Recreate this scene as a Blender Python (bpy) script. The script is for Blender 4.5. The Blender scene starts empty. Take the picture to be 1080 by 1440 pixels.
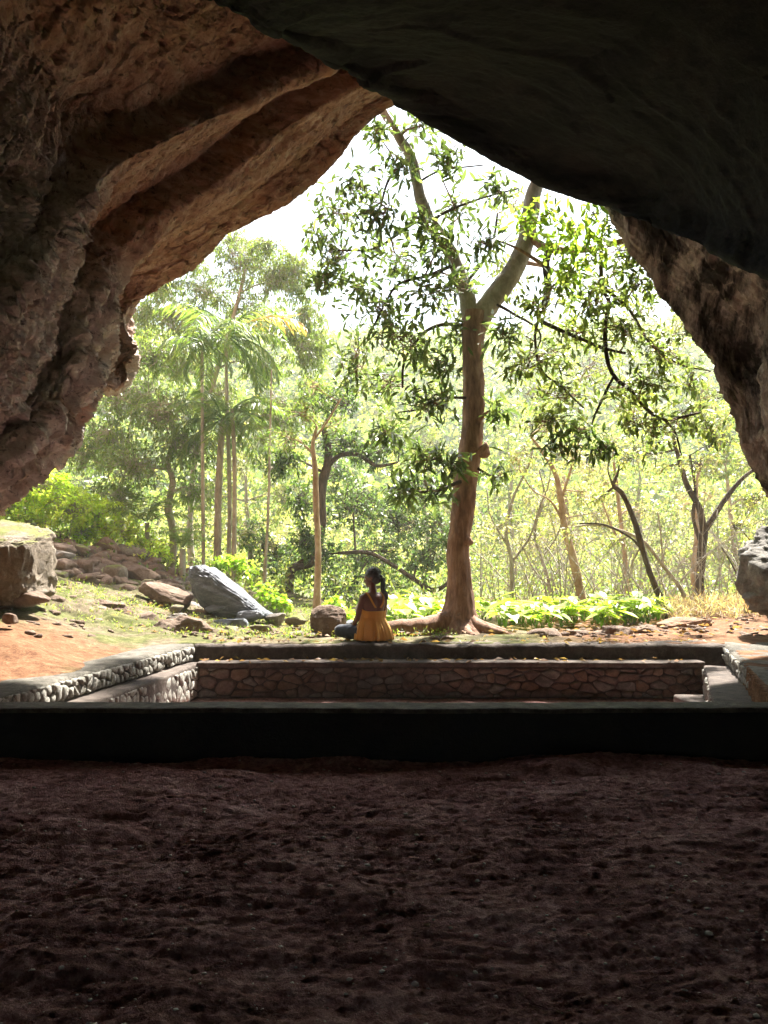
import bpy, bmesh, math, random
import numpy as np
from mathutils import Vector, Matrix
R = math.radians
SC = bpy.context.scene
COL = SC.collection

# ------------------------------------------------------------------ camera
F_PX, PITCH, CAMZ = 1080.0, R(3.97), 1.15
cam = bpy.data.objects.new('camera', bpy.data.cameras.new('camera'))
COL.objects.link(cam)
cam.location = (0, 0, CAMZ)
cam.rotation_euler = (R(90) + PITCH, 0, 0)
cam.data.sensor_fit = 'VERTICAL'
cam.data.sensor_height = 36
cam.data.lens = 27
cam.data.clip_start = 0.05
cam.data.clip_end = 2000
SC.camera = cam

# ------------------------------------------------------------------ sky, sun, exposure
SUN_EL, SUN_AZ = R(57), R(26)          # azimuth measured from +Y (out of the cave) towards +X
w = bpy.data.worlds.new('World'); SC.world = w; w.use_nodes = True
nt = w.node_tree
sky = nt.nodes.new('ShaderNodeTexSky'); sky.sky_type = 'NISHITA'; sky.sun_disc = False
sky.sun_elevation = SUN_EL; sky.sun_rotation = SUN_AZ
sky.air_density = 1.0; sky.dust_density = 1.6; sky.ozone_density = 1.5
nt.links.new(sky.outputs[0], nt.nodes['Background'].inputs[0])
nt.nodes['Background'].inputs[1].default_value = 0.06
sl = bpy.data.lights.new('sun', 'SUN'); sl.energy = 5.0; sl.angle = R(1.5); sl.color = (1, .95, .86)
so = bpy.data.objects.new('sun', sl); COL.objects.link(so)
sd = Vector((math.sin(SUN_AZ) * math.cos(SUN_EL), math.cos(SUN_AZ) * math.cos(SUN_EL), math.sin(SUN_EL)))
so.rotation_euler = sd.to_track_quat('Z', 'Y').to_euler()
so.location = (6, 20, 40)
SC.view_settings.view_transform = 'Standard'; SC.view_settings.look = 'None'
SC.view_settings.gamma = 1; SC.view_settings.use_curve_mapping = False
SC.view_settings.exposure = 2.75
SC.cycles.max_bounces = 8; SC.cycles.diffuse_bounces = 5; SC.cycles.volume_bounces = 1
SC.cycles.transmission_bounces = 6; SC.cycles.sample_clamp_indirect = 6
SC.cycles.use_denoising = True
HAZE = .0017

# ------------------------------------------------------------------ helpers
def W(px, py, D):
    """The world point seen at pixel (px, py) of the 1080x1440 picture, D metres in front (along Y)."""
    v = (720 - py) / F_PX; u = (px - 540) / F_PX
    dy = math.cos(PITCH) - v * math.sin(PITCH); dz = math.sin(PITCH) + v * math.cos(PITCH)
    t = D / dy
    return np.array([u * t, D, CAMZ + dz * t])
def onz(px, py, z):
    v = (720 - py) / F_PX
    dy = math.cos(PITCH) - v * math.sin(PITCH); dz = math.sin(PITCH) + v * math.cos(PITCH)
    t = (z - CAMZ) / dz
    return np.array([(px - 540) / F_PX * t, dy * t, z])
def pxm(D): return D / F_PX

def _h(ix, iy, iz, s):
    n = (ix.astype(np.int64) * 374761393 + iy.astype(np.int64) * 668265263 + iz.astype(np.int64) * 2147483647 + s * 144665) & 0xffffffff
    n = ((n ^ (n >> 13)) * 1274126177) & 0xffffffff
    n = (n ^ (n >> 16)) & 0xffffffff
    return n.astype(np.float64) / 4294967295.0
def vnoise(p, s=0):
    f = np.floor(p); i = f.astype(np.int64); t = p - f
    t = t * t * t * (t * (t * 6 - 15) + 10)
    r = 0
    for dx in (0, 1):
        wx = t[:, 0] if dx else 1 - t[:, 0]
        for dy in (0, 1):
            wy = t[:, 1] if dy else 1 - t[:, 1]
            for dz in (0, 1):
                wz = t[:, 2] if dz else 1 - t[:, 2]
                r = r + wx * wy * wz * _h(i[:, 0] + dx, i[:, 1] + dy, i[:, 2] + dz, s)
    return r * 2 - 1
def fbm(p, octs=4, s=0, gain=.5, ridged=False):
    a = 1; r = 0; tot = 0
    for k in range(octs):
        n = vnoise(p * (2.03 ** k) + k * 17.3, s + k)
        if ridged: n = 1 - 2 * np.abs(n)
        r = r + a * n; tot += a; a *= gain
    return r / tot
def cells(p, s=0):
    """distance to nearest jittered cell point, and that cell's random number"""
    i = np.floor(p).astype(np.int64); best = np.full(len(p), 9.); idn = np.zeros(len(p))
    for dx in (-1, 0, 1):
        for dy in (-1, 0, 1):
            for dz in (-1, 0, 1):
                a, b, c = i[:, 0] + dx, i[:, 1] + dy, i[:, 2] + dz
                q = np.stack([a + _h(a, b, c, s), b + _h(a, b, c, s + 1), c + _h(a, b, c, s + 2)], 1)
                d = np.linalg.norm(p - q, axis=1); m = d < best
                best[m] = d[m]; idn[m] = _h(a, b, c, s + 3)[m]
    return best, idn
def sstep(a, b, x):
    t = np.clip((x - a) / (b - a), 0, 1); return t * t * (3 - 2 * t)

def mesh_np(name, V, Fq, mat=None, parent=None, smooth=True, cols=None):
    """V (n,3), Fq (m,k) -> one mesh object"""
    V = np.asarray(V, dtype=np.float32); Fq = np.asarray(Fq, dtype=np.int32)
    me = bpy.data.meshes.new(name)
    me.vertices.add(len(V)); me.vertices.foreach_set('co', V.ravel())
    k = Fq.shape[1]
    tri = (Fq[:, 2] == Fq[:, 3]) if k == 4 else np.zeros(len(Fq), bool)
    tot = np.where(tri, 3, k).astype(np.int32); keepm = np.ones(Fq.shape, bool)
    if k == 4: keepm[tri, 3] = False
    flat = Fq[keepm].astype(np.int32)
    me.loops.add(len(flat)); me.loops.foreach_set('vertex_index', flat)
    me.polygons.add(len(Fq))
    me.polygons.foreach_set('loop_start', np.concatenate([[0], np.cumsum(tot)[:-1]]).astype(np.int32))
    me.polygons.foreach_set('loop_total', tot)
    if smooth: me.polygons.foreach_set('use_smooth', np.ones(len(Fq), dtype=bool))
    me.update(calc_edges=True)
    if cols is not None:
        at = me.color_attributes.new('col', 'FLOAT_COLOR', 'POINT')
        c = np.ones((len(V), 4), dtype=np.float32); c[:, :3] = cols
        at.data.foreach_set('color', c.ravel())
    if mat: me.materials.append(mat)
    return link(name, me, parent)
def link(name, me, parent=None):
    o = bpy.data.objects.new(name, me); COL.objects.link(o)
    if parent is not None: o.parent = parent
    return o
def tag(o, label, cat=None, group=None, kind=None):
    o['label'] = label
    if cat: o['category'] = cat
    if group: o['group'] = group
    if kind: o['kind'] = kind
    return o
def thing(name, label, cat, loc=(0, 0, 0), group=None):
    o = bpy.data.objects.new(name, None); COL.objects.link(o); o.location = loc
    o.empty_display_size = .1
    return tag(o, label, cat, group)
def struct(o, label=None):
    o['kind'] = 'structure'
    if label: o['label'] = label
    return o
def grid_faces(nu, nv, wrap=False):
    i = np.arange(nu - (0 if wrap else 1))[:, None]; j = np.arange(nv - 1)[None, :]
    i2 = (i + 1) % nu
    a = i * nv + j; b = i2 * nv + j; c = i2 * nv + j + 1; d = i * nv + j + 1
    return np.stack([a, b, c, d], -1).reshape(-1, 4)

def tube(pts, rad, nseg=8, cap=True, rough=0, seed=0):
    """tapered tube through pts (n,3) with radii; returns V,F(quads)"""
    pts = np.asarray(pts, float); rad = np.asarray(rad, float)
    n = len(pts); T = np.gradient(pts, axis=0); T /= np.linalg.norm(T, axis=1)[:, None] + 1e-9
    ref = np.array([0.3, 1, .2]) if abs(T[0][1]) < .8 else np.array([1, .1, .2])
    V = []
    A = np.cross(T[0], ref); A /= np.linalg.norm(A)
    for i in range(n):
        A = A - T[i] * A.dot(T[i]); A /= np.linalg.norm(A) + 1e-9
        B = np.cross(T[i], A)
        a = np.arange(nseg) * 2 * math.pi / nseg
        V.append(pts[i] + rad[i] * (np.cos(a)[:, None] * A + np.sin(a)[:, None] * B))
    V = np.concatenate(V)
    if rough:
        c = np.repeat(pts, nseg, 0)
        d = V - c; ln = np.linalg.norm(d, axis=1)[:, None] + 1e-9
        V = c + d * (1 + rough * fbm(V * np.array([14, 14, 4.]), 3, seed)[:, None] + rough * .8 * fbm(V * 3.1, 2, seed + 5)[:, None])
    f = []
    i = np.arange(n - 1)[:, None]; j = np.arange(nseg)[None, :]; j2 = (j + 1) % nseg
    f = np.stack([i * nseg + j, i * nseg + j2, (i + 1) * nseg + j2, (i + 1) * nseg + j], -1).reshape(-1, 4)
    if cap:
        V = np.concatenate([V, pts[:1], pts[-1:]])
        k = n * nseg
        jj = np.arange(nseg)
        f = np.concatenate([f, np.stack([np.full(nseg, k), (jj + 1) % nseg, jj, jj], -1)[:, [0, 1, 2, 3]],
                            np.stack([np.full(nseg, k + 1), (n - 1) * nseg + jj, (n - 1) * nseg + (jj + 1) % nseg, (n - 1) * nseg + (jj + 1) % nseg], -1)])
    return V, f
class MB:
    """collects pieces (V, quad faces) into one mesh"""
    def __init__(s): s.V = []; s.F = []; s.C = []; s.n = 0
    def add(s, V, F, col=None):
        V = np.asarray(V, float); F = np.asarray(F)
        if F.shape[1] == 3: F = np.concatenate([F, F[:, 2:3]], 1)
        s.V.append(V); s.F.append(F + s.n); s.n += len(V)
        if col is not None: s.C.append(np.broadcast_to(np.asarray(col, float), (len(V), 3)))
        return s
    def tube(s, pts, rad, nseg=6, **k): return s.add(*tube(pts, rad, nseg, cap=k.pop('cap', False), **k))
    def build(s, name, mat=None, parent=None, smooth=True):
        F = np.concatenate(s.F)
        o = mesh_np(name, np.concatenate(s.V), F, mat, parent, smooth, np.concatenate(s.C) if s.C else None)
        return o
def smooth_path(pts, n):
    """Catmull-Rom through pts (k,d) -> n points"""
    P = np.asarray(pts, float); k = len(P)
    if k == 2: return P[0] + (P[1] - P[0]) * np.linspace(0, 1, n)[:, None]
    P2 = np.concatenate([[2 * P[0] - P[1]], P, [2 * P[-1] - P[-2]]])
    seg = np.linalg.norm(np.diff(P[:, :3], axis=0), axis=1); cum = np.concatenate([[0], np.cumsum(seg)]); cum /= cum[-1]
    s = np.linspace(0, 1, n); i = np.clip(np.searchsorted(cum, s, side='right') - 1, 0, k - 2)
    t = ((s - cum[i]) / (cum[i + 1] - cum[i] + 1e-12))[:, None]
    a, b, c, d = P2[i], P2[i + 1], P2[i + 2], P2[i + 3]
    return .5 * (2 * b + (c - a) * t + (2 * a - 5 * b + 4 * c - d) * t * t + (3 * b - a - 3 * c + d) * t ** 3)

# ------------------------------------------------------------------ materials
def newmat(name):
    m = bpy.data.materials.new(name); m.use_nodes = True
    nt = m.node_tree; b = nt.nodes['Principled BSDF']
    return m, nt, b
def N(nt, typ, **k):
    n = nt.nodes.new(typ)
    for a, v in k.items(): setattr(n, a, v)
    return n
def ramp(nt, fac, stops, interp='LINEAR'):
    r = N(nt, 'ShaderNodeValToRGB'); cr = r.color_ramp; cr.interpolation = interp
    while len(cr.elements) < len(stops): cr.elements.new(.5)
    for e, (p, c) in zip(cr.elements, stops):
        e.position = p; e.color = (*c, 1) if len(c) == 3 else c
    nt.links.new(fac, r.inputs[0]); return r.outputs[0]
def noise(nt, vec, scale, detail=6, rough=.55, dist=0):
    n = N(nt, 'ShaderNodeTexNoise'); n.inputs['Scale'].default_value = scale; n.inputs['Detail'].default_value = detail
    n.inputs['Roughness'].default_value = rough; n.inputs['Distortion'].default_value = dist
    if vec is not None: nt.links.new(vec, n.inputs['Vector'])
    return n.outputs['Fac']
def mapping(nt, vec, rot=(0, 0, 0), scale=(1, 1, 1)):
    m = N(nt, 'ShaderNodeMapping'); m.inputs['Rotation'].default_value = rot; m.inputs['Scale'].default_value = scale
    nt.links.new(vec, m.inputs['Vector']); return m.outputs[0]
def mix(nt, fac, a, b, mode='MIX'):
    m = N(nt, 'ShaderNodeMix', data_type='RGBA', blend_type=mode)
    for sock, v in ((m.inputs[0], fac), (m.inputs[6], a), (m.inputs[7], b)):
        if isinstance(v, (int, float)): sock.default_value = v
        elif isinstance(v, tuple): sock.default_value = (*v, 1) if len(v) == 3 else v
        else: nt.links.new(v, sock)
    return m.outputs[2]
def mathn(nt, op, a, b=0.):
    m = N(nt, 'ShaderNodeMath', operation=op)
    for s, v in ((m.inputs[0], a), (m.inputs[1], b)):
        if isinstance(v, (int, float)): s.default_value = v
        else: nt.links.new(v, s)
    return m.outputs[0]
def bump(nt, b, h, strength=.5, dist=.02):
    n = N(nt, 'ShaderNodeBump'); n.inputs['Strength'].default_value = strength; n.inputs['Distance'].default_value = dist
    nt.links.new(h, n.inputs['Height']); nt.links.new(n.outputs[0], b.inputs['Normal'])
def geo(nt): return N(nt, 'ShaderNodeNewGeometry').outputs['Position']
def gsep(nt, v):
    s = N(nt, 'ShaderNodeSeparateXYZ'); nt.links.new(v, s.inputs[0]); return s.outputs
def maprange(nt, v, a, b, c=0., d=1.):
    m = N(nt, 'ShaderNodeMapRange'); m.interpolation_type = 'SMOOTHSTEP'
    nt.links.new(v, m.inputs[0])
    for i, x in enumerate((a, b, c, d)): m.inputs[i + 1].default_value = x
    return m.outputs[0]

def rock_mat(name, stops, streak=((0, 0, 0), (1, 1, 1)), scale=1.0, bstr=.7, extra=None, rough=.85):
    m, nt, b = newmat(name); p = geo(nt)
    q = mapping(nt, p, streak[0], streak[1])
    n1 = noise(nt, q, 1.6 * scale, 9, .65, .6)
    n2 = noise(nt, q, 7 * scale, 8, .7, .3)
    c = ramp(nt, mathn(nt, 'ADD', mathn(nt, 'MULTIPLY', n1, .6), mathn(nt, 'MULTIPLY', n2, .4)), stops)
    f = noise(nt, p, 38 * scale, 5, .7)
    c = mix(nt, .45, c, ramp(nt, f, [(.3, (.25, .25, .25)), (.7, (.8, .8, .8))]), 'OVERLAY')
    if extra: c = extra(nt, p, c, n1, n2)
    nt.links.new(c, b.inputs['Base Color']); b.inputs['Roughness'].default_value = rough
    b.inputs['Specular IOR Level'].default_value = .25
    h = mathn(nt, 'ADD', mathn(nt, 'MULTIPLY', n2, 1.0), mathn(nt, 'MULTIPLY', f, .5))
    bump(nt, b, h, min(1, bstr * 1.3), .06)
    return m
def left_extra(nt, p, c, n1, n2):
    s = gsep(nt, p)
    # iron-brown roof rock higher up, grey lichen-washed rock lower down
    k = mathn(nt, 'ADD', s['Z'], mathn(nt, 'MULTIPLY', n1, 2.6))
    br = ramp(nt, n2, [(.3, (.18, .085, .06)), (.42, (.42, .22, .155)), (.54, (.56, .34, .25)), (.7, (.70, .52, .41))])
    c = mix(nt, maprange(nt, k, 4.3, 5.7), c, br)
    o = noise(nt, p, 1.1, 4, .6, .8)
    c = mix(nt, mathn(nt, 'MULTIPLY', ramp(nt, o, [(.55, (0, 0, 0)), (.68, (1, 1, 1))]), .6), c, (.52, .22, .10))
    o2 = noise(nt, mapping(nt, p, (0, R(40), 0), (.5, 1, 2.2)), 2.3, 5, .7, .5)
    c = mix(nt, mathn(nt, 'MULTIPLY', ramp(nt, o2, [(.55, (0, 0, 0)), (.66, (1, 1, 1))]), .5), c, (.07, .05, .05))
    # warm, ochre streaks between the ledges
    o3 = noise(nt, mapping(nt, p, (0, R(43), 0), (.3, 1, 2.5)), 1.6, 4, .6)
    c = mix(nt, mathn(nt, 'MULTIPLY', ramp(nt, o3, [(.56, (0, 0, 0)), (.66, (1, 1, 1))]), .4), c, (.42, .30, .17))
    pk = noise(nt, p, 14, 6, .75, .5)
    c = mix(nt, mathn(nt, 'MULTIPLY', ramp(nt, pk, [(.36, (1, 1, 1)), (.44, (0, 0, 0))]), .7), c, (.05, .035, .03))
    return c
M = {}
M['rock_left'] = rock_mat('weathered_cave_rock', [(.31, (.16, .125, .11)), (.39, (.50, .41, .37)), (.49, (.74, .65, .59)), (.6, (.88, .84, .79))],
                          ((0, R(42), 0), (.45, 1, 1.5)), 1.1, .8, left_extra)
M['rock_dark'] = rock_mat('shaded_cave_rock', [(.36, (.003, .004, .008)), (.5, (.007, .008, .013)), (.64, (.026, .022, .024))],
                          ((0, R(-30), 0), (.35, 1, 2.2)), 1.0, .5, None, .8)  # near-black: the shade on the slab's underside is put into the rock colour
def right_extra(nt, p, c, n1, n2):
    o = noise(nt, mapping(nt, p, (0, R(-32), 0), (4.0, 1, .7)), 1.5, 6, .7, .4)
    return mix(nt, ramp(nt, o, [(.42, (0, 0, 0)), (.58, (1, 1, 1))]), c, (.05, .038, .034))
M['rock_right'] = rock_mat('striated_cave_rock', [(.3, (.16, .115, .10)), (.44, (.42, .33, .28)), (.56, (.64, .55, .48)), (.68, (.8, .74, .68))],
                           ((0, R(-32), 0), (3.2, 1, .6)), .9, .9, right_extra)
M['boulder'] = rock_mat('grey_boulder', [(.3, (.10, .085, .07)), (.5, (.24, .21, .18)), (.7, (.42, .40, .37))], scale=2.2, bstr=.6)
M['brown_rock'] = rock_mat('brown_rock', [(.3, (.08, .05, .035)), (.5, (.19, .13, .095)), (.7, (.34, .26, .2))], scale=2.5, bstr=.6)
M['slate'] = rock_mat('blue_grey_smooth_rock', [(.3, (.05, .055, .065)), (.5, (.13, .14, .165)), (.7, (.32, .34, .38))], ((0, R(35), 0), (.5, 1, 2.)), 1.6, .5, None, .38)
M['cut_stone'] = rock_mat('wall_stone', [(.3, (.06, .04, .035)), (.5, (.15, .11, .09)), (.7, (.27, .21, .17))], scale=3.5, bstr=.5)
M['lime_stone'] = rock_mat('limewashed_stone', [(.34, (.09, .075, .06)), (.46, (.26, .245, .21)), (.62, (.52, .5, .45))], scale=4.5, bstr=.5)
M['boulder_dark'] = rock_mat('grey_wall_stone', [(.3, (.06, .055, .05)), (.5, (.17, .155, .14)), (.7, (.32, .30, .27))], scale=3.5, bstr=.5)
M['mortar'] = rock_mat('dark_mortar', [(.3, (.03, .024, .02)), (.5, (.09, .072, .06)), (.7, (.17, .14, .12))], scale=4, bstr=.6)
M['plaster'] = rock_mat('stained_plaster', [(.34, (.04, .032, .028)), (.5, (.10, .078, .066)), (.66, (.19, .155, .13))], scale=2.4, bstr=.5)
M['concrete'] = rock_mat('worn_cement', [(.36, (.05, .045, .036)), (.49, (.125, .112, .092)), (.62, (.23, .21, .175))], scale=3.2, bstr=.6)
M['black_wall'] = rock_mat('near_black_wall', [(.3, (.010, .011, .014)), (.5, (.018, .019, .022)), (.7, (.03, .029, .03))], scale=2.4, bstr=.4)  # near-black base colour for the body of the long low wall
def moss_extra(nt, p, c, n1, n2):
    nz = gsep(nt, N(nt, 'ShaderNodeNewGeometry').outputs['Normal'])['Z']
    k = mathn(nt, 'MULTIPLY', maprange(nt, nz, .35, .8), ramp(nt, noise(nt, p, 3.2, 5, .6), [(.42, (0, 0, 0)), (.56, (1, 1, 1))]))
    return mix(nt, k, c, (.16, .17, .045))
M['mossy'] = rock_mat('mossy_rock', [(.3, (.08, .06, .045)), (.5, (.20, .16, .12)), (.7, (.36, .31, .26))], scale=2.4, bstr=.6, extra=moss_extra)

def bark_mat(name, c0, c1, c2, zs=.25, sc=14):
    m, nt, b = newmat(name); p = geo(nt)
    n = noise(nt, mapping(nt, p, (0, 0, 0), (1, 1, zs)), sc, 8, .68, .4)
    n2 = noise(nt, p, 2.2, 4, .6)
    c = ramp(nt, mathn(nt, 'ADD', mathn(nt, 'MULTIPLY', n, .65), mathn(nt, 'MULTIPLY', n2, .35)), [(.36, c0), (.5, c1), (.63, c2)])
    nt.links.new(c, b.inputs['Base Color']); b.inputs['Roughness'].default_value = .85; b.inputs['Specular IOR Level'].default_value = .2
    bump(nt, b, n, .7, .03); return m
M['bark'] = bark_mat('reddish_bark', (.10, .058, .042), (.27, .155, .105), (.43, .28, .20))
M['bark_pale'] = bark_mat('pale_bark', (.17, .14, .10), (.34, .29, .22), (.5, .45, .37))
M['bark_tan'] = bark_mat('tan_bark', (.20, .12, .07), (.38, .26, .16), (.52, .4, .28), .6, 8)
M['bark_grey'] = bark_mat('grey_limb_bark', (.16, .14, .11), (.30, .27, .22), (.44, .41, .35), .6, 9)
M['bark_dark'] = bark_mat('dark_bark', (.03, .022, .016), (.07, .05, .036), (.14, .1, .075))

def simple(name, col, rough=.7, spec=.3, bumps=None, sheen=0):
    m, nt, b = newmat(name); p = geo(nt)
    n = noise(nt, p, bumps or 30, 6, .6)
    nt.links.new(mix(nt, n, tuple(c * .75 for c in col), tuple(c * 1.2 for c in col)), b.inputs['Base Color'])
    b.inputs['Roughness'].default_value = rough; b.inputs['Specular IOR Level'].default_value = spec
    b.inputs['Sheen Weight'].default_value = sheen
    bump(nt, b, n, .25, .004); return m
def leaf_mat(name, trans=.45, rough=.45, boost=1.5, spec=.35):
    m, nt, b = newmat(name)
    a = N(nt, 'ShaderNodeAttribute'); a.attribute_name = 'col'
    nt.links.new(a.outputs['Color'], b.inputs['Base Color']); b.inputs['Roughness'].default_value = rough
    b.inputs['Specular IOR Level'].default_value = spec
    t = N(nt, 'ShaderNodeBsdfTranslucent')
    nt.links.new(mix(nt, 1.0, a.outputs['Color'], (boost * 1.15, boost * 1.25, boost * .55), 'MULTIPLY'), t.inputs[0])
    x = N(nt, 'ShaderNodeMixShader'); x.inputs[0].default_value = trans
    nt.links.new(b.outputs[0], x.inputs[1]); nt.links.new(t.outputs[0], x.inputs[2])
    nt.links.new(x.outputs[0], nt.nodes['Material Output'].inputs[0]); return m
M['leaf'] = leaf_mat('leaf', .45)
M['leaf_thick'] = leaf_mat('leathery_leaf', .42, .35, 1.7, .5)
M['grass'] = leaf_mat('grass_blade', .4, .6)

# ------------------------------------------------------------------ the cave
def resample(row, n):
    px = np.array([r[:2] for r in row], float)
    P = np.array([W(*r) for r in row])
    seg = np.linalg.norm(np.diff(px, axis=0), axis=1)
    mid = (px[1:] + px[:-1]) / 2
    out = (mid[:, 0] < -60) | (mid[:, 0] > 1140) | (mid[:, 1] < -60) | (mid[:, 1] > 1100)
    seg = np.where(out, np.minimum(seg * .25, 60), seg)
    cum = np.concatenate([[0], np.cumsum(seg)]); cum /= cum[-1]
    s = np.linspace(0, 1, n)
    Q = np.stack([np.interp(s, cum, P[:, k]) for k in range(3)], 1)
    for _ in range(2):  # light smoothing of the polyline's corners
        Q[1:-1] = .25 * Q[:-2] + .5 * Q[1:-1] + .25 * Q[2:]
    return Q
def loft(rows, counts, n):
    A = [r if isinstance(r, np.ndarray) else resample(r, n) for r in rows]
    A = np.stack(A, 0); k = len(A)
    A2 = np.concatenate([[2 * A[0] - A[1]], A, [2 * A[-1] - A[-2]]])
    out = []
    for i in range(k - 1):
        t = np.linspace(0, 1, counts[i], endpoint=False)[:, None, None]
        a, b, c, d = A2[i][None], A2[i + 1][None], A2[i + 2][None], A2[i + 3][None]
        cr = .5 * (2 * b + (c - a) * t + (2 * a - 5 * b + 4 * c - d) * t * t + (3 * b - a - 3 * c + d) * t ** 3)
        out.append(.5 * cr + .5 * (b + (c - b) * t))
    out.append(A[-1:][:, :])
    return np.concatenate(out)      # (v, u, 3)
def normals(G):
    du = np.gradient(G, axis=1); dv = np.gradient(G, axis=0)
    n = np.cross(du, dv); n /= np.linalg.norm(n, axis=2)[..., None] + 1e-9
    c = np.array([0, 0, CAMZ]) - G
    if np.median((n * c).sum(2)) < 0: n = -n
    return n
def offset(row, dx, dy, dD):
    return [(a + dx, b + dy, d + dD) for a, b, d in row]

rimL = [(-420,1150,5.2),(-250,900,5.8),(-100,760,6.6),(0,703,7.0),(18,693,7.1),(31,670,7.2),(39,654,7.3),(55,652,7.4),(78,643,7.5),(96,618,7.6),(107,592,7.7),(126,567,7.8),(148,546,7.9),(168,547,8.0),(183,539,8.05),(191,522,8.1),(200,504,8.1),(194,478,8.1),(193,448,8.1),(202,422,8.15),(222,404,8.2),(252,389,8.25),(281,363,8.3),(307,337,8.3),(361,300,8.35),(400,283,8.35),(435,257,8.4),(460,235,8.4),(490,200,8.4),(520,165,8.4),(548,146,8.4),(600,110,8.4),(700,40,8.3)]
L_B1 = [(-450,1050,4.6),(-280,850,5.2),(-130,730,6.0),(0,655,6.4),(35,626,6.5),(72,580,6.6),(96,530,6.7),(113,475,6.7),(130,425,6.75),(158,360,6.8),(200,322,6.9),(240,297,7.0),(300,262,7.1),(350,222,7.2),(400,182,7.3),(450,150,7.4),(505,118,7.5),(600,60,7.5),(700,-10,7.4)]
L_M = [(-420,1100,5.1),(-260,875,5.7),(-110,748,6.5),(0,684,7.0),(40,642,7.2),(82,605,7.35),(112,550,7.7),(148,500,8.05),(160,450,8.1),(175,395,8.05),(225,345,7.95),(262,325,7.95),(325,285,8.0),(375,250,8.1),(430,210,8.15),(475,175,8.2),(530,135,8.2),(600,85,8.2),(700,10,8.1)]
L_C1 = [(-600,900,4.0),(-400,700,4.4),(-200,560,4.9),(-60,470,5.3),(0,420,5.5),(60,350,5.7),(110,280,5.85),(165,225,6.0),(220,198,6.1),(320,150,6.3),(390,115,6.4),(455,82,6.5),(560,30,6.5),(680,-40,6.4)]
L_D = [(-800,500,2.9),(-500,250,3.4),(-250,120,4.1),(-60,60,4.75),(60,0,5.0),(180,-60,5.1),(330,-150,5.1),(500,-250,4.9),(700,-350,4.6)]
L_E = [(-2500,-300,1.3),(-1500,-900,1.3),(-700,-1300,1.5),(0,-1500,1.6),(500,-1700,1.6),(1000,-2200,1.5)]
def nearer(row, f):   # the flank comes toward the camera faster than the crown of the arch
    return [(a, b, c * (1 - f * (1 - min(1, max(0, (a - 20) / 380))))) for a, b, c in row]
L_B1 = nearer(L_B1, .14); L_M = nearer(L_M, .06); L_C1 = nearer(L_C1, .22); L_D = nearer(L_D, .22)
NU = 640
rim = resample(rimL, NU)
def push(P, f, dy, dz0=0):
    c = np.array([.6, 0, .6]); q = P.copy(); d = P - c; d[:, 1] = 0
    q = P + d * f; q[:, 1] += dy; return q
rows = [push(rim, 4.0, 3.0), push(rim, 1.0, 1.6), push(rim, .12, .55), rim, L_M, offset(L_B1, 11, 9, .30), L_B1,
        offset(L_B1, -40, -30, -.12), offset(L_C1, 10, 9, .13), L_C1, offset(L_C1, -40, -32, -.1), L_D, L_E]
cnt = [6, 12, 22, 68, 50, 14, 28, 70, 12, 22, 100, 20]
G = loft(rows, cnt, NU)
nrm = normals(G); P = G.reshape(-1, 3); n = nrm.reshape(-1, 3)
bd = W(505, 118, 7.5) - W(0, 665, 6.4); bd /= np.linalg.norm(bd)
e2 = np.cross(bd, [0, 1, 0]); e2 /= np.linalg.norm(e2); e3 = np.cross(bd, e2)
Q = np.stack([P @ bd, P @ e2, P @ e3], 1)
low = sstep(4.6, 2.8, P[:, 2] - .25 * P[:, 0] * 0)     # rougher lower down
rise = sstep(-2.2, -4.0, P[:, 0])
rg = np.clip(low + .35 * rise, 0, 1)
wv = fbm(P * .9, 3, 71)[:, None] * .5
d = .10 * fbm(Q * np.array([.35, 1.1, 1.1]) + wv, 4, 3) \
    + (.05 + .15 * rg) * fbm(Q * np.array([1.0, 3.2, 2.6]) + wv, 6, 11, .62, True) \
    + (.012 + .06 * rg) * fbm(Q * np.array([2.6, 8.5, 7]) + wv * 2, 5, 23, .65, True) \
    + (.014 + .012 * rg) * fbm(P * 20, 4, 31, .65) + (.02 + .03 * rg) * (np.abs(fbm(Q * np.array([1.6, 4.5, 4]) + wv * 3, 3, 41, .5)) < .035) * -1.
cd, cid = cells(P * 3.6 + fbm(P * 7, 2, 5)[:, None] * .25, 9)
d -= (1 - rg) * .09 * sstep(.24, .06, cd) * (cid > .45)
cd, cid = cells(P * 9 + fbm(P * 9, 2, 6)[:, None] * .3, 19)
d -= (.4 + .6 * (1 - rg)) * .035 * sstep(.3, .1, cd) * (cid > .55)
# large pockets in the nose of the rock and along the shadowed hollow
for (px, py, D, r, dep) in ((165,465,7.9,.42,.32),(150,510,7.8,.25,.2),(165,430,7.8,.22,.2),(40,165,4.9,.4,.14),(110,175,5.0,.3,.10)):
    q = (P - W(px, py, D)); dd = np.sqrt((q @ bd) ** 2 * .45 + (q @ e2) ** 2 * 1.6 + (q @ e3) ** 2)
    d -= dep * np.exp(-(dd / r) ** 2 * 1.2) * (1 + .5 * fbm(P * 3, 3, 44))
P = P + n * d[:, None]
cave_left = struct(mesh_np('cave_wall', P, grid_faces(*G.shape[:2]), M['rock_left']), 'brown and grey overhanging cave rock with stepped ledges and pocked underside')

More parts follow.
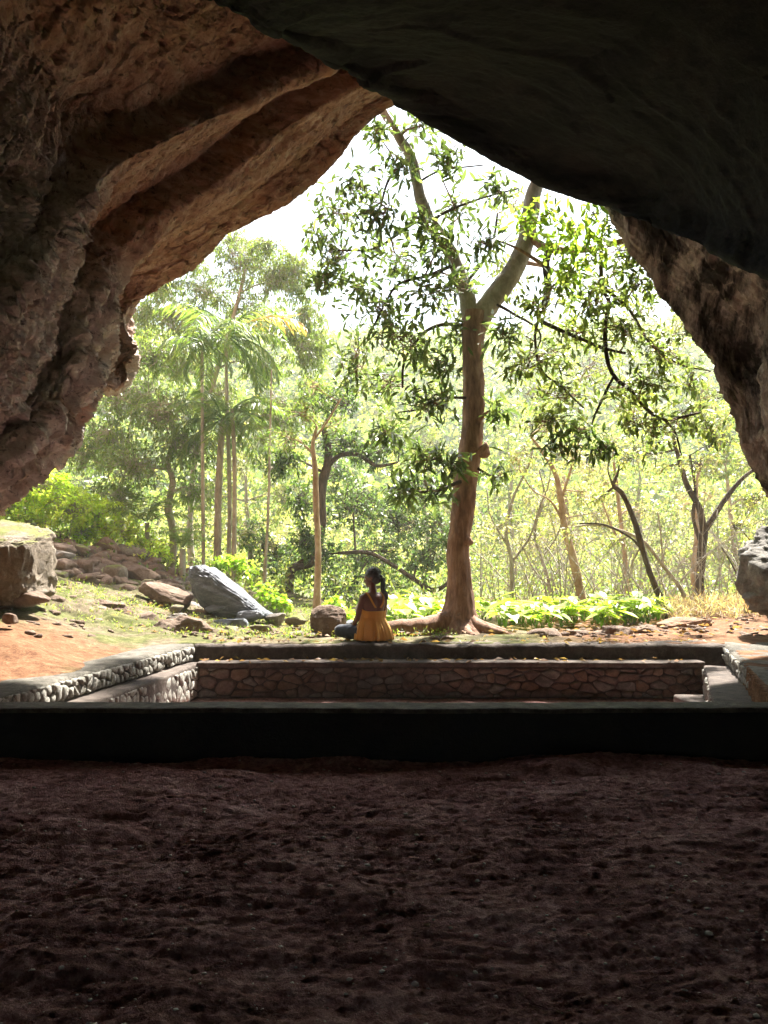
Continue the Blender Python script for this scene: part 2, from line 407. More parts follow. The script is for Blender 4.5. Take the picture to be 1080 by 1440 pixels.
# dark slab that roofs the right of the mouth
S1 = [(120,-120,3.6),(300,0,4.6),(430,70,5.9),(480,95,6.3),(530,122,6.8),(560,148,7.1),(600,170,7.2),(640,190,7.3),(700,224,7.4),(760,252,7.4),(820,275,7.4),(860,290,7.3),(880,303,7.2),(960,335,6.6),(1020,360,6.2),(1080,392,5.8),(1250,470,5.0),(1600,640,4.4)]
S2 = [(200,-200,3.4),(350,-40,4.4),(470,50,5.8),(520,75,6.15),(570,100,6.6),(605,125,6.9),(645,145,7.0),(690,165,7.05),(750,200,7.1),(800,222,7.1),(850,240,7.1),(890,255,7.0),(920,268,6.9),(990,298,6.4),(1060,325,5.9),(1120,350,5.5),(1300,420,4.7),(1700,560,4.0)]
S3 = [(400,-500,2.8),(600,-250,3.6),(750,-80,4.6),(900,40,5.2),(1050,120,5.0),(1200,200,4.6),(1500,300,3.8),(2000,400,3.2)]
S4 = [(600,-1500,1.6),(900,-900,2.2),(1200,-500,2.8),(1600,-200,2.9),(2100,0,2.5),(2700,100,2.0)]
NS = 420
edge = resample(S1, NS)
up1 = edge + np.array([.5, .35, .8]); up2 = edge + np.array([2.0, 1.6, 3.0]); up3 = edge + np.array([7, 4., 15])
G = loft([up3, up2, up1, edge, S2, S3, S4], [6, 10, 22, 46, 90, 40], NS)
n = normals(G).reshape(-1, 3); P = G.reshape(-1, 3)
sd_ = W(860, 290, 7.3) - W(560, 148, 7.1); sd_ /= np.linalg.norm(sd_)
s2 = np.cross(sd_, [0, 1, 0]); s2 /= np.linalg.norm(s2); s3 = np.cross(sd_, s2)
Q = np.stack([P @ sd_, P @ s2, P @ s3], 1)
cd, cid = cells(Q * np.array([.7, 2.2, 2.]) + .35 * fbm(P * 1.5, 3, 4)[:, None], 27)
d = .10 * fbm(Q * np.array([.3, 1.2, 1.2]), 4, 5) + .03 * fbm(Q * np.array([.9, 3.4, 3]), 5, 8, .6, True) + .015 * fbm(P * 9, 4, 9, .65) + .06 * (cid - .5) * sstep(.8, .4, cd) 
P = P + n * d[:, None]
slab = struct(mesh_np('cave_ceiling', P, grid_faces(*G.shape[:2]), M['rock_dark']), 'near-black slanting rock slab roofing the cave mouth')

W1 = [(800,170,7.9),(851,262,8.0),(869,300,8.0),(886,331,8.0),(918,377,8.0),(953,432,7.9),(981,486,7.8),(999,518,7.7),(1017,557,7.6),(1045,606,7.5),(1059,638,7.4),(1080,672,7.3),(1130,760,7.2),(1180,900,7.0),(1220,1100,6.8)]
W2 = [(880,160,7.8),(905,240,7.75),(930,300,7.6),(955,345,7.45),(985,400,7.4),(1010,450,7.4),(1030,500,7.4),(1045,545,7.35),(1070,610,7.2),(1100,680,7.0),(1160,760,6.8),(1250,1100,6.2)]
W3 = [(960,150,7.0),(1000,230,6.8),(1030,300,6.7),(1060,380,6.6),(1085,450,6.5),(1120,540,6.4),(1180,660,6.2),(1350,1150,5.6)]
W4 = [(1200,200,5.5),(1300,400,5.2),(1400,600,5.0),(1500,900,4.8),(1600,1250,4.6)]
W5 = [(2000,0,3),(2200,400,3),(2300,900,3),(2400,1400,3)]
NW = 360
rimR = resample(W1, NW)
G = loft([rimR + np.array([9, 4.0, 2]), rimR + np.array([3, 2.2, .5]), rimR + np.array([.5, .7, .1]), rimR, W2, W3, W4, W5], [6, 12, 24, 50, 60, 50, 20], NW)
n = normals(G).reshape(-1, 3); P = G.reshape(-1, 3)
wd = W(1059, 638, 7.4) - W(918, 377, 8); wd /= np.linalg.norm(wd)
w2 = np.cross(wd, [0, 1, 0]); w2 /= np.linalg.norm(w2); w3 = np.cross(wd, w2)
Q = np.stack([P @ wd, P @ w2, P @ w3], 1)
wv = fbm(P * 1.1, 3, 77)[:, None] * .4
d = .10 * fbm(Q * np.array([.5, 1.6, 1.4]), 3, 15) + .13 * fbm(Q * np.array([.8, 3.6, 3]) + wv, 5, 18, .6, True) + .035 * fbm(Q * np.array([3, 13, 9]) + wv, 4, 19, .6, True)
qq = P - W(1030, 500, 7.5)
d -= .3 * np.exp(-((qq @ wd) ** 2 / .55 + (qq @ w2) ** 2 / .03))
P = P + n * d[:, None]
wall_r = struct(mesh_np('cave_side_wall', P, grid_faces(*G.shape[:2]), M['rock_right']), 'striated brown and pale rock wall under the dark slab')

# the chamber behind and above the camera: one closed vault meeting the mouth rocks
nu, nv = 96, 64
u = np.linspace(0, 2 * math.pi, nu, endpoint=False)[:, None]; v = np.linspace(.0, 1, nv)[None, :]
yy = 9.5 - v * (9.5 + 5.4)
t = np.clip(1 - ((yy - 3) / 8.5) ** 2, 0, 1) ** .5
X = 8.5 * t * np.cos(u); Z = 12 * t * np.sin(u) * np.where(np.sin(u) < 0, .25, 1); Y = yy + 0 * u
P = np.stack([X, Y, Z], -1).reshape(-1, 3)
nn = P - np.array([0, 3, 2]); nn /= np.linalg.norm(nn, axis=1)[:, None]
P = P + nn * (.5 * fbm(P * .5, 4, 2))[:, None]
struct(mesh_np('cave_vault', P, grid_faces(nu, nv, True), M['rock_left']), 'unlit rock vault of the cave chamber')

# ------------------------------------------------------------------ cave floor
gx = np.concatenate([np.linspace(-5.2, -2.8, 20, endpoint=False), np.linspace(-2.8, 2.8, 420), np.linspace(2.8, 5.2, 21)[1:]]); gy = np.concatenate([np.linspace(-4.5, 1.2, 24, endpoint=False), np.linspace(1.2, 4.86, 386)])
X, Y = np.meshgrid(gx, gy, indexing='ij'); P = np.stack([X.ravel(), Y.ravel(), np.zeros(X.size)], 1)
pm = sstep(-.25, .3, fbm(P * np.array([.8, 1.3, 1]), 3, 91))
h = .06 * fbm(P * np.array([.8, 1.5, 1]), 3, 1) + .05 * fbm(P * np.array([2.2, 7.0, 1]), 7, 2, .66) + (.003 + .008 * pm) * fbm(P * np.array([7, 17, 1]) + .5 * fbm(P * 3, 2, 5)[:, None], 4, 4, .62, True) + .007 * fbm(P * 30, 4, 6, .75)
h += (.002 + .009 * pm) * fbm(P * np.array([18, 32, 1]), 3, 89, .6, True)
cd, cid = cells(P * np.array([16, 16, 1]), 13); h += .008 * sstep(.4, .1, cd) * (cid > .9)
floor_z = lambda x, y: .05 * fbm(np.array([[x, y, 0]]) * np.array([.9, 1.4, 1]), 3, 1)[0]
P[:, 2] = h + .01 - .02 * sstep(4.4, 4.8, P[:, 1])
m, nt, b = newmat('cave_soil'); p = geo(nt)
n1 = noise(nt, p, 2.2, 8, .65); n2 = noise(nt, p, 26, 8, .75); n3 = noise(nt, p, 150, 3, .6)
c = ramp(nt, mathn(nt, 'ADD', mathn(nt, 'MULTIPLY', n1, .4), mathn(nt, 'MULTIPLY', n2, .6)), [(.38, (.11, .05, .046)), (.49, (.46, .235, .215)), (.59, (.82, .53, .49))])
c = mix(nt, ramp(nt, n3, [(.72, (0, 0, 0)), (.76, (1, 1, 1))]), c, (.5, .46, .42))
nt.links.new(c, b.inputs['Base Color']); b.inputs['Roughness'].default_value = .95; b.inputs['Specular IOR Level'].default_value = .1
bump(nt, b, mathn(nt, 'ADD', n2, mathn(nt, 'MULTIPLY', n3, .5)), 1., .05)
M['soil'] = m
cf = struct(mesh_np('cave_floor', P, grid_faces(len(gx), len(gy)), M['soil']), 'dark reddish trodden earth floor of the cave')

# ------------------------------------------------------------------ terrain outside
_c = []
def ctl(px, py, D): _c.append(W(px, py, D))
for a in ((0,905,6.6),(0,868,8.0),(60,850,9.3),(0,838,8.8),(100,842,10),(200,852,11),(150,880,9.2),(240,900,8.7),(300,884,10),(380,888,10.5),(100,805,12.5),(200,800,14),(130,765,16),(0,745,14),(-200,720,14),(60,750,15.5),(230,790,16),(300,790,18),(330,868,12.5),(400,872,12.5),(440,880,11.5),(645,888,10),(560,893,9.6),(560,872,13),(800,872,13),(900,874,12.5),(800,893,10),(960,872,11.8),(1060,868,12),(1000,890,10),(1250,865,12),(1500,880,9),(600,850,20),(850,850,20),(1100,830,20),(350,830,20),(-400,700,18),(-300,850,8),(-300,900,6.6),(-100,935,6.2)): ctl(*a)
for x in np.linspace(-2, 5, 8): _c.append(np.array([x, 8.5, .29])); _c.append(np.array([x, 9.1, .30]))
_c += [np.array(q) for q in ((-2.5, 8.4, .3), (-2.75, 7, .31), (-2.95, 5.9, .31), (-3.1, 5.0, .3), (3.9, 8, .29), (3.4, 6.5, .29), (3, 5, .29), (5, 6, .3), (6, 8, .3), (-5, 5.2, .6))]
_c = np.array(_c)
def _k(r): return np.sqrt(r * r + .35 ** 2)
_A = _k(np.linalg.norm(_c[:, None, :2] - _c[None, :, :2], axis=2)) + np.eye(len(_c)) * .02
_w = np.linalg.solve(np.block([[_A, np.ones((len(_c), 1))], [np.ones((1, len(_c))), np.zeros((1, 1))]]), np.concatenate([_c[:, 2], [0]]))
def near_z(x, y):
    x = np.asarray(x, float).ravel(); y = np.asarray(y, float).ravel()
    out = np.zeros(len(x))
    for s in range(0, len(x), 20000):
        r = np.sqrt((x[s:s + 20000, None] - _c[None, :, 0]) ** 2 + (y[s:s + 20000, None] - _c[None, :, 1]) ** 2)
        out[s:s + 20000] = _k(r) @ _w[:-1] + _w[-1]
    return out
def far_z(x, y):
    x = np.asarray(x, float).ravel(); y = np.asarray(y, float).ravel()
    p = np.stack([x, y, 0 * x], 1)
    z = .3 + 1.1 * sstep(-3, -14, x) * sstep(40, 15, y)
    hh = 30 + 9 * fbm(p * .012, 3, 8) + 7 * sstep(0, 60, x) + 5 * sstep(-10, -70, x)
    z = z + sstep(32, 110, y) * hh * .9 + .5 * fbm(p * .08, 3, 3) * sstep(20, 40, y)
    return z
def ground_z(x, y):
    x = np.asarray(x, float); y = np.asarray(y, float); s = x.shape
    k = sstep(14, 19, y).ravel()
    return (near_z(x, np.minimum(y, 19)) * (1 - k) + far_z(x, y) * k).reshape(s)
gz = lambda x, y: float(ground_z(np.array([x]), np.array([y]))[0])

m, nt, b = newmat('forest_ground'); p = geo(nt); s = gsep(nt, p)
n1 = noise(nt, p, 1.3, 7, .65, .4); n2 = noise(nt, p, 9, 8, .7); n3 = noise(nt, p, 60, 5, .7)
mixn = mathn(nt, 'ADD', mathn(nt, 'MULTIPLY', n2, .6), mathn(nt, 'MULTIPLY', n3, .4))
red = ramp(nt, mixn, [(.38, (.075, .033, .018)), (.5, (.15, .075, .04)), (.62, (.24, .135, .078))])
moss = ramp(nt, mixn, [(.38, (.035, .042, .014)), (.5, (.085, .09, .03)), (.62, (.17, .155, .075))])
tan = ramp(nt, mixn, [(.38, (.05, .038, .024)), (.5, (.115, .092, .058)), (.62, (.21, .175, .12))])
c = mix(nt, ramp(nt, n1, [(.45, (0, 0, 0)), (.55, (1, 1, 1))]), tan, moss)
# red earth patch near the left wall, and the red bank far right
rl = mathn(nt, 'MULTIPLY', maprange(nt, mathn(nt, 'ADD', s['X'], mathn(nt, 'MULTIPLY', n1, 1.2)), -1.5, -2.2), maprange(nt, mathn(nt, 'ADD', s['Y'], mathn(nt, 'MULTIPLY', n1, 3.0)), 9.9, 8.9))
rr = maprange(nt, mathn(nt, 'ADD', s['X'], mathn(nt, 'MULTIPLY', n1, 1.6)), 2.3, 3.6)
c = mix(nt, mathn(nt, 'MAXIMUM', rl, rr), c, red)
nt.links.new(c, b.inputs['Base Color']); b.inputs['Roughness'].default_value = .95; b.inputs['Specular IOR Level'].default_value = .1
bump(nt, b, mixn, .7, .04); M['ground'] = m

pit = [(-2.42, 8.62), (-2.28, 7.6), (-2.62, 4.95), (-2.66, 4.6), (2.5, 4.6), (2.6, 4.95), (3.9, 8.62)]
def inpoly(x, y, poly):
    r = np.zeros(x.shape, bool); j = len(poly) - 1
    for i in range(len(poly)):
        (xi, yi), (xj, yj) = poly[i], poly[j]
        r ^= ((yi > y) != (yj > y)) & (x < (xj - xi) * (y - yi) / (yj - yi + 1e-12) + xi); j = i
    return r
pit_poly = [(-2.22, 8.52), (-2.66, 4.9), (-2.66, 4.55), (2.42, 4.55), (2.42, 4.9), (3.8, 8.52)]
gx = np.linspace(-12, 9, 430); gy = np.concatenate([np.linspace(4.7, 12, 200, endpoint=False), np.linspace(12, 20, 100)])
X, Y = np.meshgrid(gx, gy, indexing='ij'); Z = ground_z(X, Y)
P = np.stack([X.ravel(), Y.ravel(), 0 * X.ravel()], 1)
Z = Z + (.035 * fbm(P * 2.2, 4, 61) + .012 * fbm(P * 9, 3, 66)).reshape(X.shape) * sstep(8.5, 9.0, Y + 8 * (X < -2.9) + 8 * (X > 4.4))
sl_ = (sstep(-1.2, -2.2, X) * sstep(8.9, 9.4, Y) * sstep(19, 15, Y)).ravel()
cr, ci = cells(P * np.array([1.1, 1.5, 1]) + .3 * fbm(P * 1.3, 3, 12)[:, None], 33)
Z = Z + (sl_ * (.10 * (ci - .5) * sstep(.75, .45, cr) + .05 * fbm(P * np.array([3, 5, 1]), 4, 14, .6, True))).reshape(X.shape)
Z = np.where(inpoly(X, Y, pit_poly), -.30, Z)
P[:, 2] = Z.ravel()
struct(mesh_np('ground', P, grid_faces(len(gx), len(gy)), M['ground']), 'sloping ground of red earth and moss outside the cave')
m, nt, b = newmat('hillside_soil'); p = geo(nt)
c = ramp(nt, noise(nt, p, .35, 8, .7), [(.35, (.06, .07, .025)), (.5, (.12, .13, .05)), (.65, (.2, .18, .1))])
nt.links.new(c, b.inputs['Base Color']); b.inputs['Roughness'].default_value = 1; M['hill'] = m
gx = np.concatenate([np.linspace(-420, -60, 40, endpoint=False), np.linspace(-60, 60, 120, endpoint=False), np.linspace(60, 420, 40)])
gy = np.concatenate([np.linspace(-60, 16, 20, endpoint=False), np.linspace(16, 130, 130, endpoint=False), np.linspace(130, 700, 40)])
X, Y = np.meshgrid(gx, gy, indexing="ij"); Z = far_z(X, Y).reshape(X.shape)
Z = np.where(Y < 19.5, -1.0, Z)
P = np.stack([X, Y, Z], -1).reshape(-1, 3)
struct(mesh_np('hillside', P, grid_faces(len(gx), len(gy)), M['hill']), 'wooded valley side rising beyond the trees')

gx = np.linspace(-2.75, 3.95, 160); gy = np.linspace(4.75, 8.6, 90); X, Y = np.meshgrid(gx, gy, indexing='ij')
P = np.stack([X.ravel(), Y.ravel(), 0 * X.ravel()], 1); P[:, 2] = -.238 + .012 * fbm(P * 4, 4, 3)
keepc = inpoly(X, Y, pit_poly).ravel(); Fq = grid_faces(len(gx), len(gy)); Fq = Fq[keepc[Fq].all(1)]
struct(mesh_np('courtyard_floor', P, Fq, M['soil']), 'dark earth floor of the sunken court between the low walls')

# ------------------------------------------------------------------ masonry of the sunken court
TOP, LEDGE, PITZ = .292, .115, -.24
def sweep_box(a, b, z0, z1, th, side, nseg, mat, name, parent, rough=.012, seed=0, bev=.025, nr=1.0):
    """wall body from a to b (xy); its face lies on a-b and it is th thick towards 'side' (+1 = to the left of a->b)"""
    a = np.array(a, float); b = np.array(b, float); d = b - a; L = np.linalg.norm(d); d /= L
    nrm_ = np.array([-d[1], d[0]]) * side
    zz = np.linspace(z0, z1 - bev, max(3, int((z1 - z0) / .04)))
    prof = [(0, z) for z in zz] + [(bev * .3, z1 - bev * .3), (bev, z1)] + [(t, z1) for t in np.linspace(bev, th - bev, max(3, int(th / .05)))[1:]] + [(th - bev * .3, z1 - bev * .3), (th, z1 - bev), (th, z0)]
    prof = np.array(prof); s = np.linspace(0, L, nseg)
    V = np.zeros((nseg, len(prof), 3))
    V[:, :, :2] = a + d * s[:, None, None] + nrm_ * prof[None, :, 0, None]
    V[:, :, 2] = prof[None, :, 1]
    V = V.reshape(-1, 3)
    dn = fbm(V * 5 * nr, 4, seed, .6) * rough + fbm(V * 1.1, 2, seed + 3) * rough * .9
    V[:, 2] += dn * .7; V[:, :2] += nrm_ * dn[:, None]
    F = grid_faces(nseg, len(prof))
    k = len(V)
    caps = []
    V2 = np.concatenate([V, [np.append(a + nrm_ * th / 2, z0)], [np.append(b + nrm_ * th / 2, z0)]])
    m_ = len(prof)
    for j in range(m_ - 1):
        caps.append((k, j, j + 1, j + 1)); caps.append((k + 1, (nseg - 1) * m_ + j + 1, (nseg - 1) * m_ + j, (nseg - 1) * m_ + j))
    return mesh_np(name, V2, np.concatenate([F, np.array(caps)]), mat, parent)
rng = random.Random(4)
def clip_poly(poly, n, c):
    """keep the part of poly where p.n <= c"""
    out = []
    for i in range(len(poly)):
        p, q = poly[i], poly[(i + 1) % len(poly)]; dp, dq = p @ n - c, q @ n - c
        if dp <= 0: out.append(p)
        if dp * dq < 0: out.append(p + (q - p) * dp / (dp - dq))
    return out
def stones(a, b, z0, z1, out, cw, ch, mat, parent, depth=.03, gap=.008, jit=.34, seed=1, name='stone', skip=0.):
    """irregular rubble stones (cells round scattered points) set proud of the face a-b; out = unit xy normal of the face"""
    rs = np.random.default_rng(seed)
    a = np.array(a, float); b = np.array(b, float); L = np.linalg.norm(b - a); d = (b - a) / L; o2 = np.array(out, float)
    nr = max(1, round((z1 - z0) / ch)); nc = max(1, round(L / cw)); S = np.array([cw, ch]); pts = []
    for j in range(-1, nr + 1):
        for i in range(-1, nc + 1):
            if rs.random() < .14: continue
            pts.append([(i + .5 + (.5 if j % 2 else 0) + rs.uniform(-jit, jit)) * L / nc, (j + .5 + rs.uniform(-jit, jit)) * (z1 - z0) / nr])
    Q = np.array(pts) / S
    for i, c0 in enumerate(Q):
        poly = [np.array(p, float) / S for p in ((0, 0), (L, 0), (L, z1 - z0), (0, z1 - z0))]
        for j in np.argsort(np.linalg.norm(Q - c0, axis=1))[1:14]:
            n_ = Q[j] - c0; poly = clip_poly(poly, n_, n_ @ (Q[j] + c0) / 2)
            if len(poly) < 3: break
        if len(poly) < 3: continue
        poly = np.array(poly) * S; c = poly.mean(0)
        if np.ptp(poly[:, 0]) < cw * .25 or np.ptp(poly[:, 1]) < ch * .25 or rs.random() < skip: continue
        # round the corners: two points per edge
        e = []
        for k in range(len(poly)):
            p, q = poly[k], poly[(k + 1) % len(poly)]; e += [p + (q - p) * rs.uniform(.16, .3), p + (q - p) * rs.uniform(.7, .84)]
        e = np.array(e); dd = e - c; ln = np.linalg.norm(dd, axis=1)[:, None]
        e = c + dd * np.clip(1 - gap * rs.uniform(.6, 1.5) / (ln + 1e-6), .3, 1); n_ = len(e)
        dp = depth * rs.uniform(.4, 1.35); tx, tz = rs.uniform(-.5, .5, 2)
        def P3(uv, w_): xy = a + d * uv[0] + o2 * w_; return (xy[0], xy[1], z0 + uv[1])
        V = [P3(q, -.03) for q in e] + [P3(c + (q - c) * .96, dp * .6) for q in e] + \
            [P3(c + (q - c) * rs.uniform(.66, .84), dp * (1.05 + tx * (q[0] - c[0]) / cw + tz * (q[1] - c[1]) / ch)) for q in e] + [P3(c, dp * 1.1)]
        F = []
        for q in range(n_):
            q2 = (q + 1) % n_
            F += [(q, q2, n_ + q2, n_ + q), (n_ + q, n_ + q2, 2 * n_ + q2, 2 * n_ + q), (2 * n_ + q, 2 * n_ + q2, 3 * n_, 3 * n_)]
        mesh_np(name, V, F, mat if not isinstance(mat, list) else mat[rs.integers(0, len(mat))], parent, False)

FL, FR = (-2.06, 8.40), (3.70, 8.40)            # far wall, upper tier face
t = thing('retaining_wall', 'low dark retaining wall below the seated person with a rubble-stone lower face', 'wall', (.8, 8.4, 0))
def sub(parent):    # parts are built in world coordinates under an Empty that stands at its thing's base
    return parent
def fix_parent(t):
    if t.get('category') == 'wall': t['kind'] = 'thing'
    bpy.context.view_layer.update()
    inv = Matrix.Translation(t.location).inverted()
    for c in t.children: c.matrix_parent_inverse = inv
sweep_box(FL, FR, .0, TOP, .42, 1, 260, M['plaster'], 'coping', t, .022, 3, .04)
sweep_box((-1.96, 8.14), (3.36, 8.14), -.3, LEDGE, .262, 1, 220, M['mortar'], 'wall_body', t, .008, 7, .02)
stones((-1.95, 8.14), (3.34, 8.14), PITZ + .01, LEDGE - .035, (0, -1), .15, .088, [M['cut_stone'], M['cut_stone'], M['brown_rock'], M['boulder_dark']], t, .030, .006, .48, 5)
sweep_box((-1.96, 8.122), (3.36, 8.122), LEDGE - .03, LEDGE + .022, .275, 1, 240, M['plaster'], 'ledge_cap', t, .008, 9, .012)
fix_parent(t)
t = thing('side_wall', 'limewashed rubble side wall beside the red earth slope, stepped with a lower ledge', 'wall', (-2.4, 6.6, 0))
sweep_box((-2.57, 4.88), (-2.06, 8.72), -.3, TOP, .40, 1, 200, M['concrete'], 'wall_body', t, .012, 13, .03)
dn = np.array([3.84, -.51]); dn /= np.linalg.norm(dn)
stones((-2.57, 4.95), (-2.062, 8.40), LEDGE + .012, TOP - .014, dn, .075, .085, M['lime_stone'], t, .016, .006, .49, 6, skip=.06)
sweep_box((-2.35, 4.88), (-1.93, 8.30), -.3, LEDGE, .235, 1, 180, M['plaster'], 'lower_ledge', t, .010, 15, .02)
stones((-2.35, 4.95), (-1.94, 8.22), PITZ + .02, LEDGE - .02, dn, .085, .11, M['lime_stone'], t, .016, .007, .49, 8, skip=.06)
fix_parent(t)
t = thing('side_wall', 'broad-topped rubble side wall beside the red bank, with a narrow lower step', 'wall', (3.2, 6.6, 0))
sweep_box((3.81, 8.78), (2.51, 4.88), -.3, TOP, 1.5, 1, 200, M['concrete'], 'wall_body', t, .016, 23, .03)
dn = np.array([-3.9, 1.30]); dn /= np.linalg.norm(dn)
stones((3.677, 8.38), (2.533, 4.95), LEDGE + .012, TOP - .014, dn, .085, .09, M['lime_stone'], t, .020, .012, .3, 16)
sweep_box((3.34, 8.10), (2.10, 4.88), -.3, LEDGE, .44, 1, 180, M['plaster'], 'lower_ledge', t, .012, 25, .02)
stones((3.335, 8.08), (2.14, 4.95), PITZ + .02, LEDGE - .02, dn, .09, .16, M['lime_stone'], t, .020, .014, .3, 18)
sweep_box((3.25, 7.3), (3.25, 7.85), -.3, -.15, .33, 1, 20, M['plaster'], 'step', t, .006, 27, .02)
fix_parent(t)
par = thing('parapet', 'long near-black low wall along the edge of the cave floor with a pale worn top', 'wall', (0, 4.7, 0))
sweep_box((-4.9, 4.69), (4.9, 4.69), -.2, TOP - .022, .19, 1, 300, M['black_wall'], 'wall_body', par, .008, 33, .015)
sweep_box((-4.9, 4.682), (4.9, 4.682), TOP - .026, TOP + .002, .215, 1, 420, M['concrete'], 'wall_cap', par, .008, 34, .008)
fix_parent(par)

# ------------------------------------------------------------------ vegetation builders
def unit(v): return v / (np.linalg.norm(v, axis=-1, keepdims=True) + 1e-9)
def leaf_geo(P, D, L, Wd, rs, droop=.15, rich=False, fold=.25):
    """one folded leaf per point: base P, direction D (unit), length L, width Wd -> V, quads"""
    n = len(P); up = np.array([0, 0, 1.]) + rs.normal(0, .45, (n, 3))
    S = unit(np.cross(D, up)); U = unit(np.cross(S, D))
    L = L[:, None]; Wd = Wd[:, None]
    if not rich:
        V = np.stack([P, P + D * L * .45 + S * Wd * .5 - U * 0, P + D * L - U * L * droop, P + D * L * .45 - S * Wd * .5,], 1)
        V[:, 1] += U * Wd * fold; V[:, 3] += U * Wd * fold
        F = (np.arange(n) * 4)[:, None] + np.array([0, 1, 2, 3])[None]
        return V.reshape(-1, 3), F.reshape(-1, 4), 4
    def at(t, w): return P + D * L * t - U * L * droop * t * t + (S * w * Wd * .5 if w else 0) + (U * abs(w) * Wd * fold * .5 if w else 0)
    V = np.stack([P, at(.3, .8), at(.3, 0), at(.3, -.8), at(.62, .95), at(.62, 0), at(.62, -.95), at(1, 0)], 1)
    q = np.array([[0, 1, 2, 0], [0, 2, 3, 0], [1, 4, 5, 2], [2, 5, 6, 3], [4, 7, 5, 4], [5, 7, 6, 5]])
    q = np.array([[0, 1, 2, 2], [0, 2, 3, 3], [1, 4, 5, 2], [2, 5, 6, 3], [4, 7, 5, 5], [5, 7, 6, 6]])
    F = (np.arange(n) * 8)[:, None, None] + q[None]
    return V.reshape(-1, 3), F.reshape(-1, 4), 8
def palette(n, pal, rs, k=1, vary=.18):
    pal = np.array(pal); i = rs.integers(0, len(pal), n); j = rs.integers(0, len(pal), n); t = rs.random((n, 1))
    c = pal[i] * t + pal[j] * (1 - t); c = c * np.array([1.12, 1.02, 1.12]) * (1 + rs.normal(0, vary, (n, 1)))
    return np.repeat(np.clip(c, .004, .9), k, 0)
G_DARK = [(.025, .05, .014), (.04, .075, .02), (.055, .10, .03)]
G_MID = [(.05, .10, .025), (.08, .14, .035), (.11, .17, .045)]
G_LIGHT = [(.12, .19, .05), (.16, .22, .06), (.20, .25, .08), (.10, .17, .05)]
G_YEL = [(.20, .25, .06), (.26, .27, .08), (.16, .22, .05), (.30, .27, .11)]
G_LIME = [(.27, .42, .05), (.34, .50, .07), (.20, .34, .04)]
G_BLUE = [(.05, .10, .04), (.08, .14, .06), (.12, .18, .08)]
G_DRY = [(.38, .33, .22), (.46, .42, .30), (.30, .27, .16)]

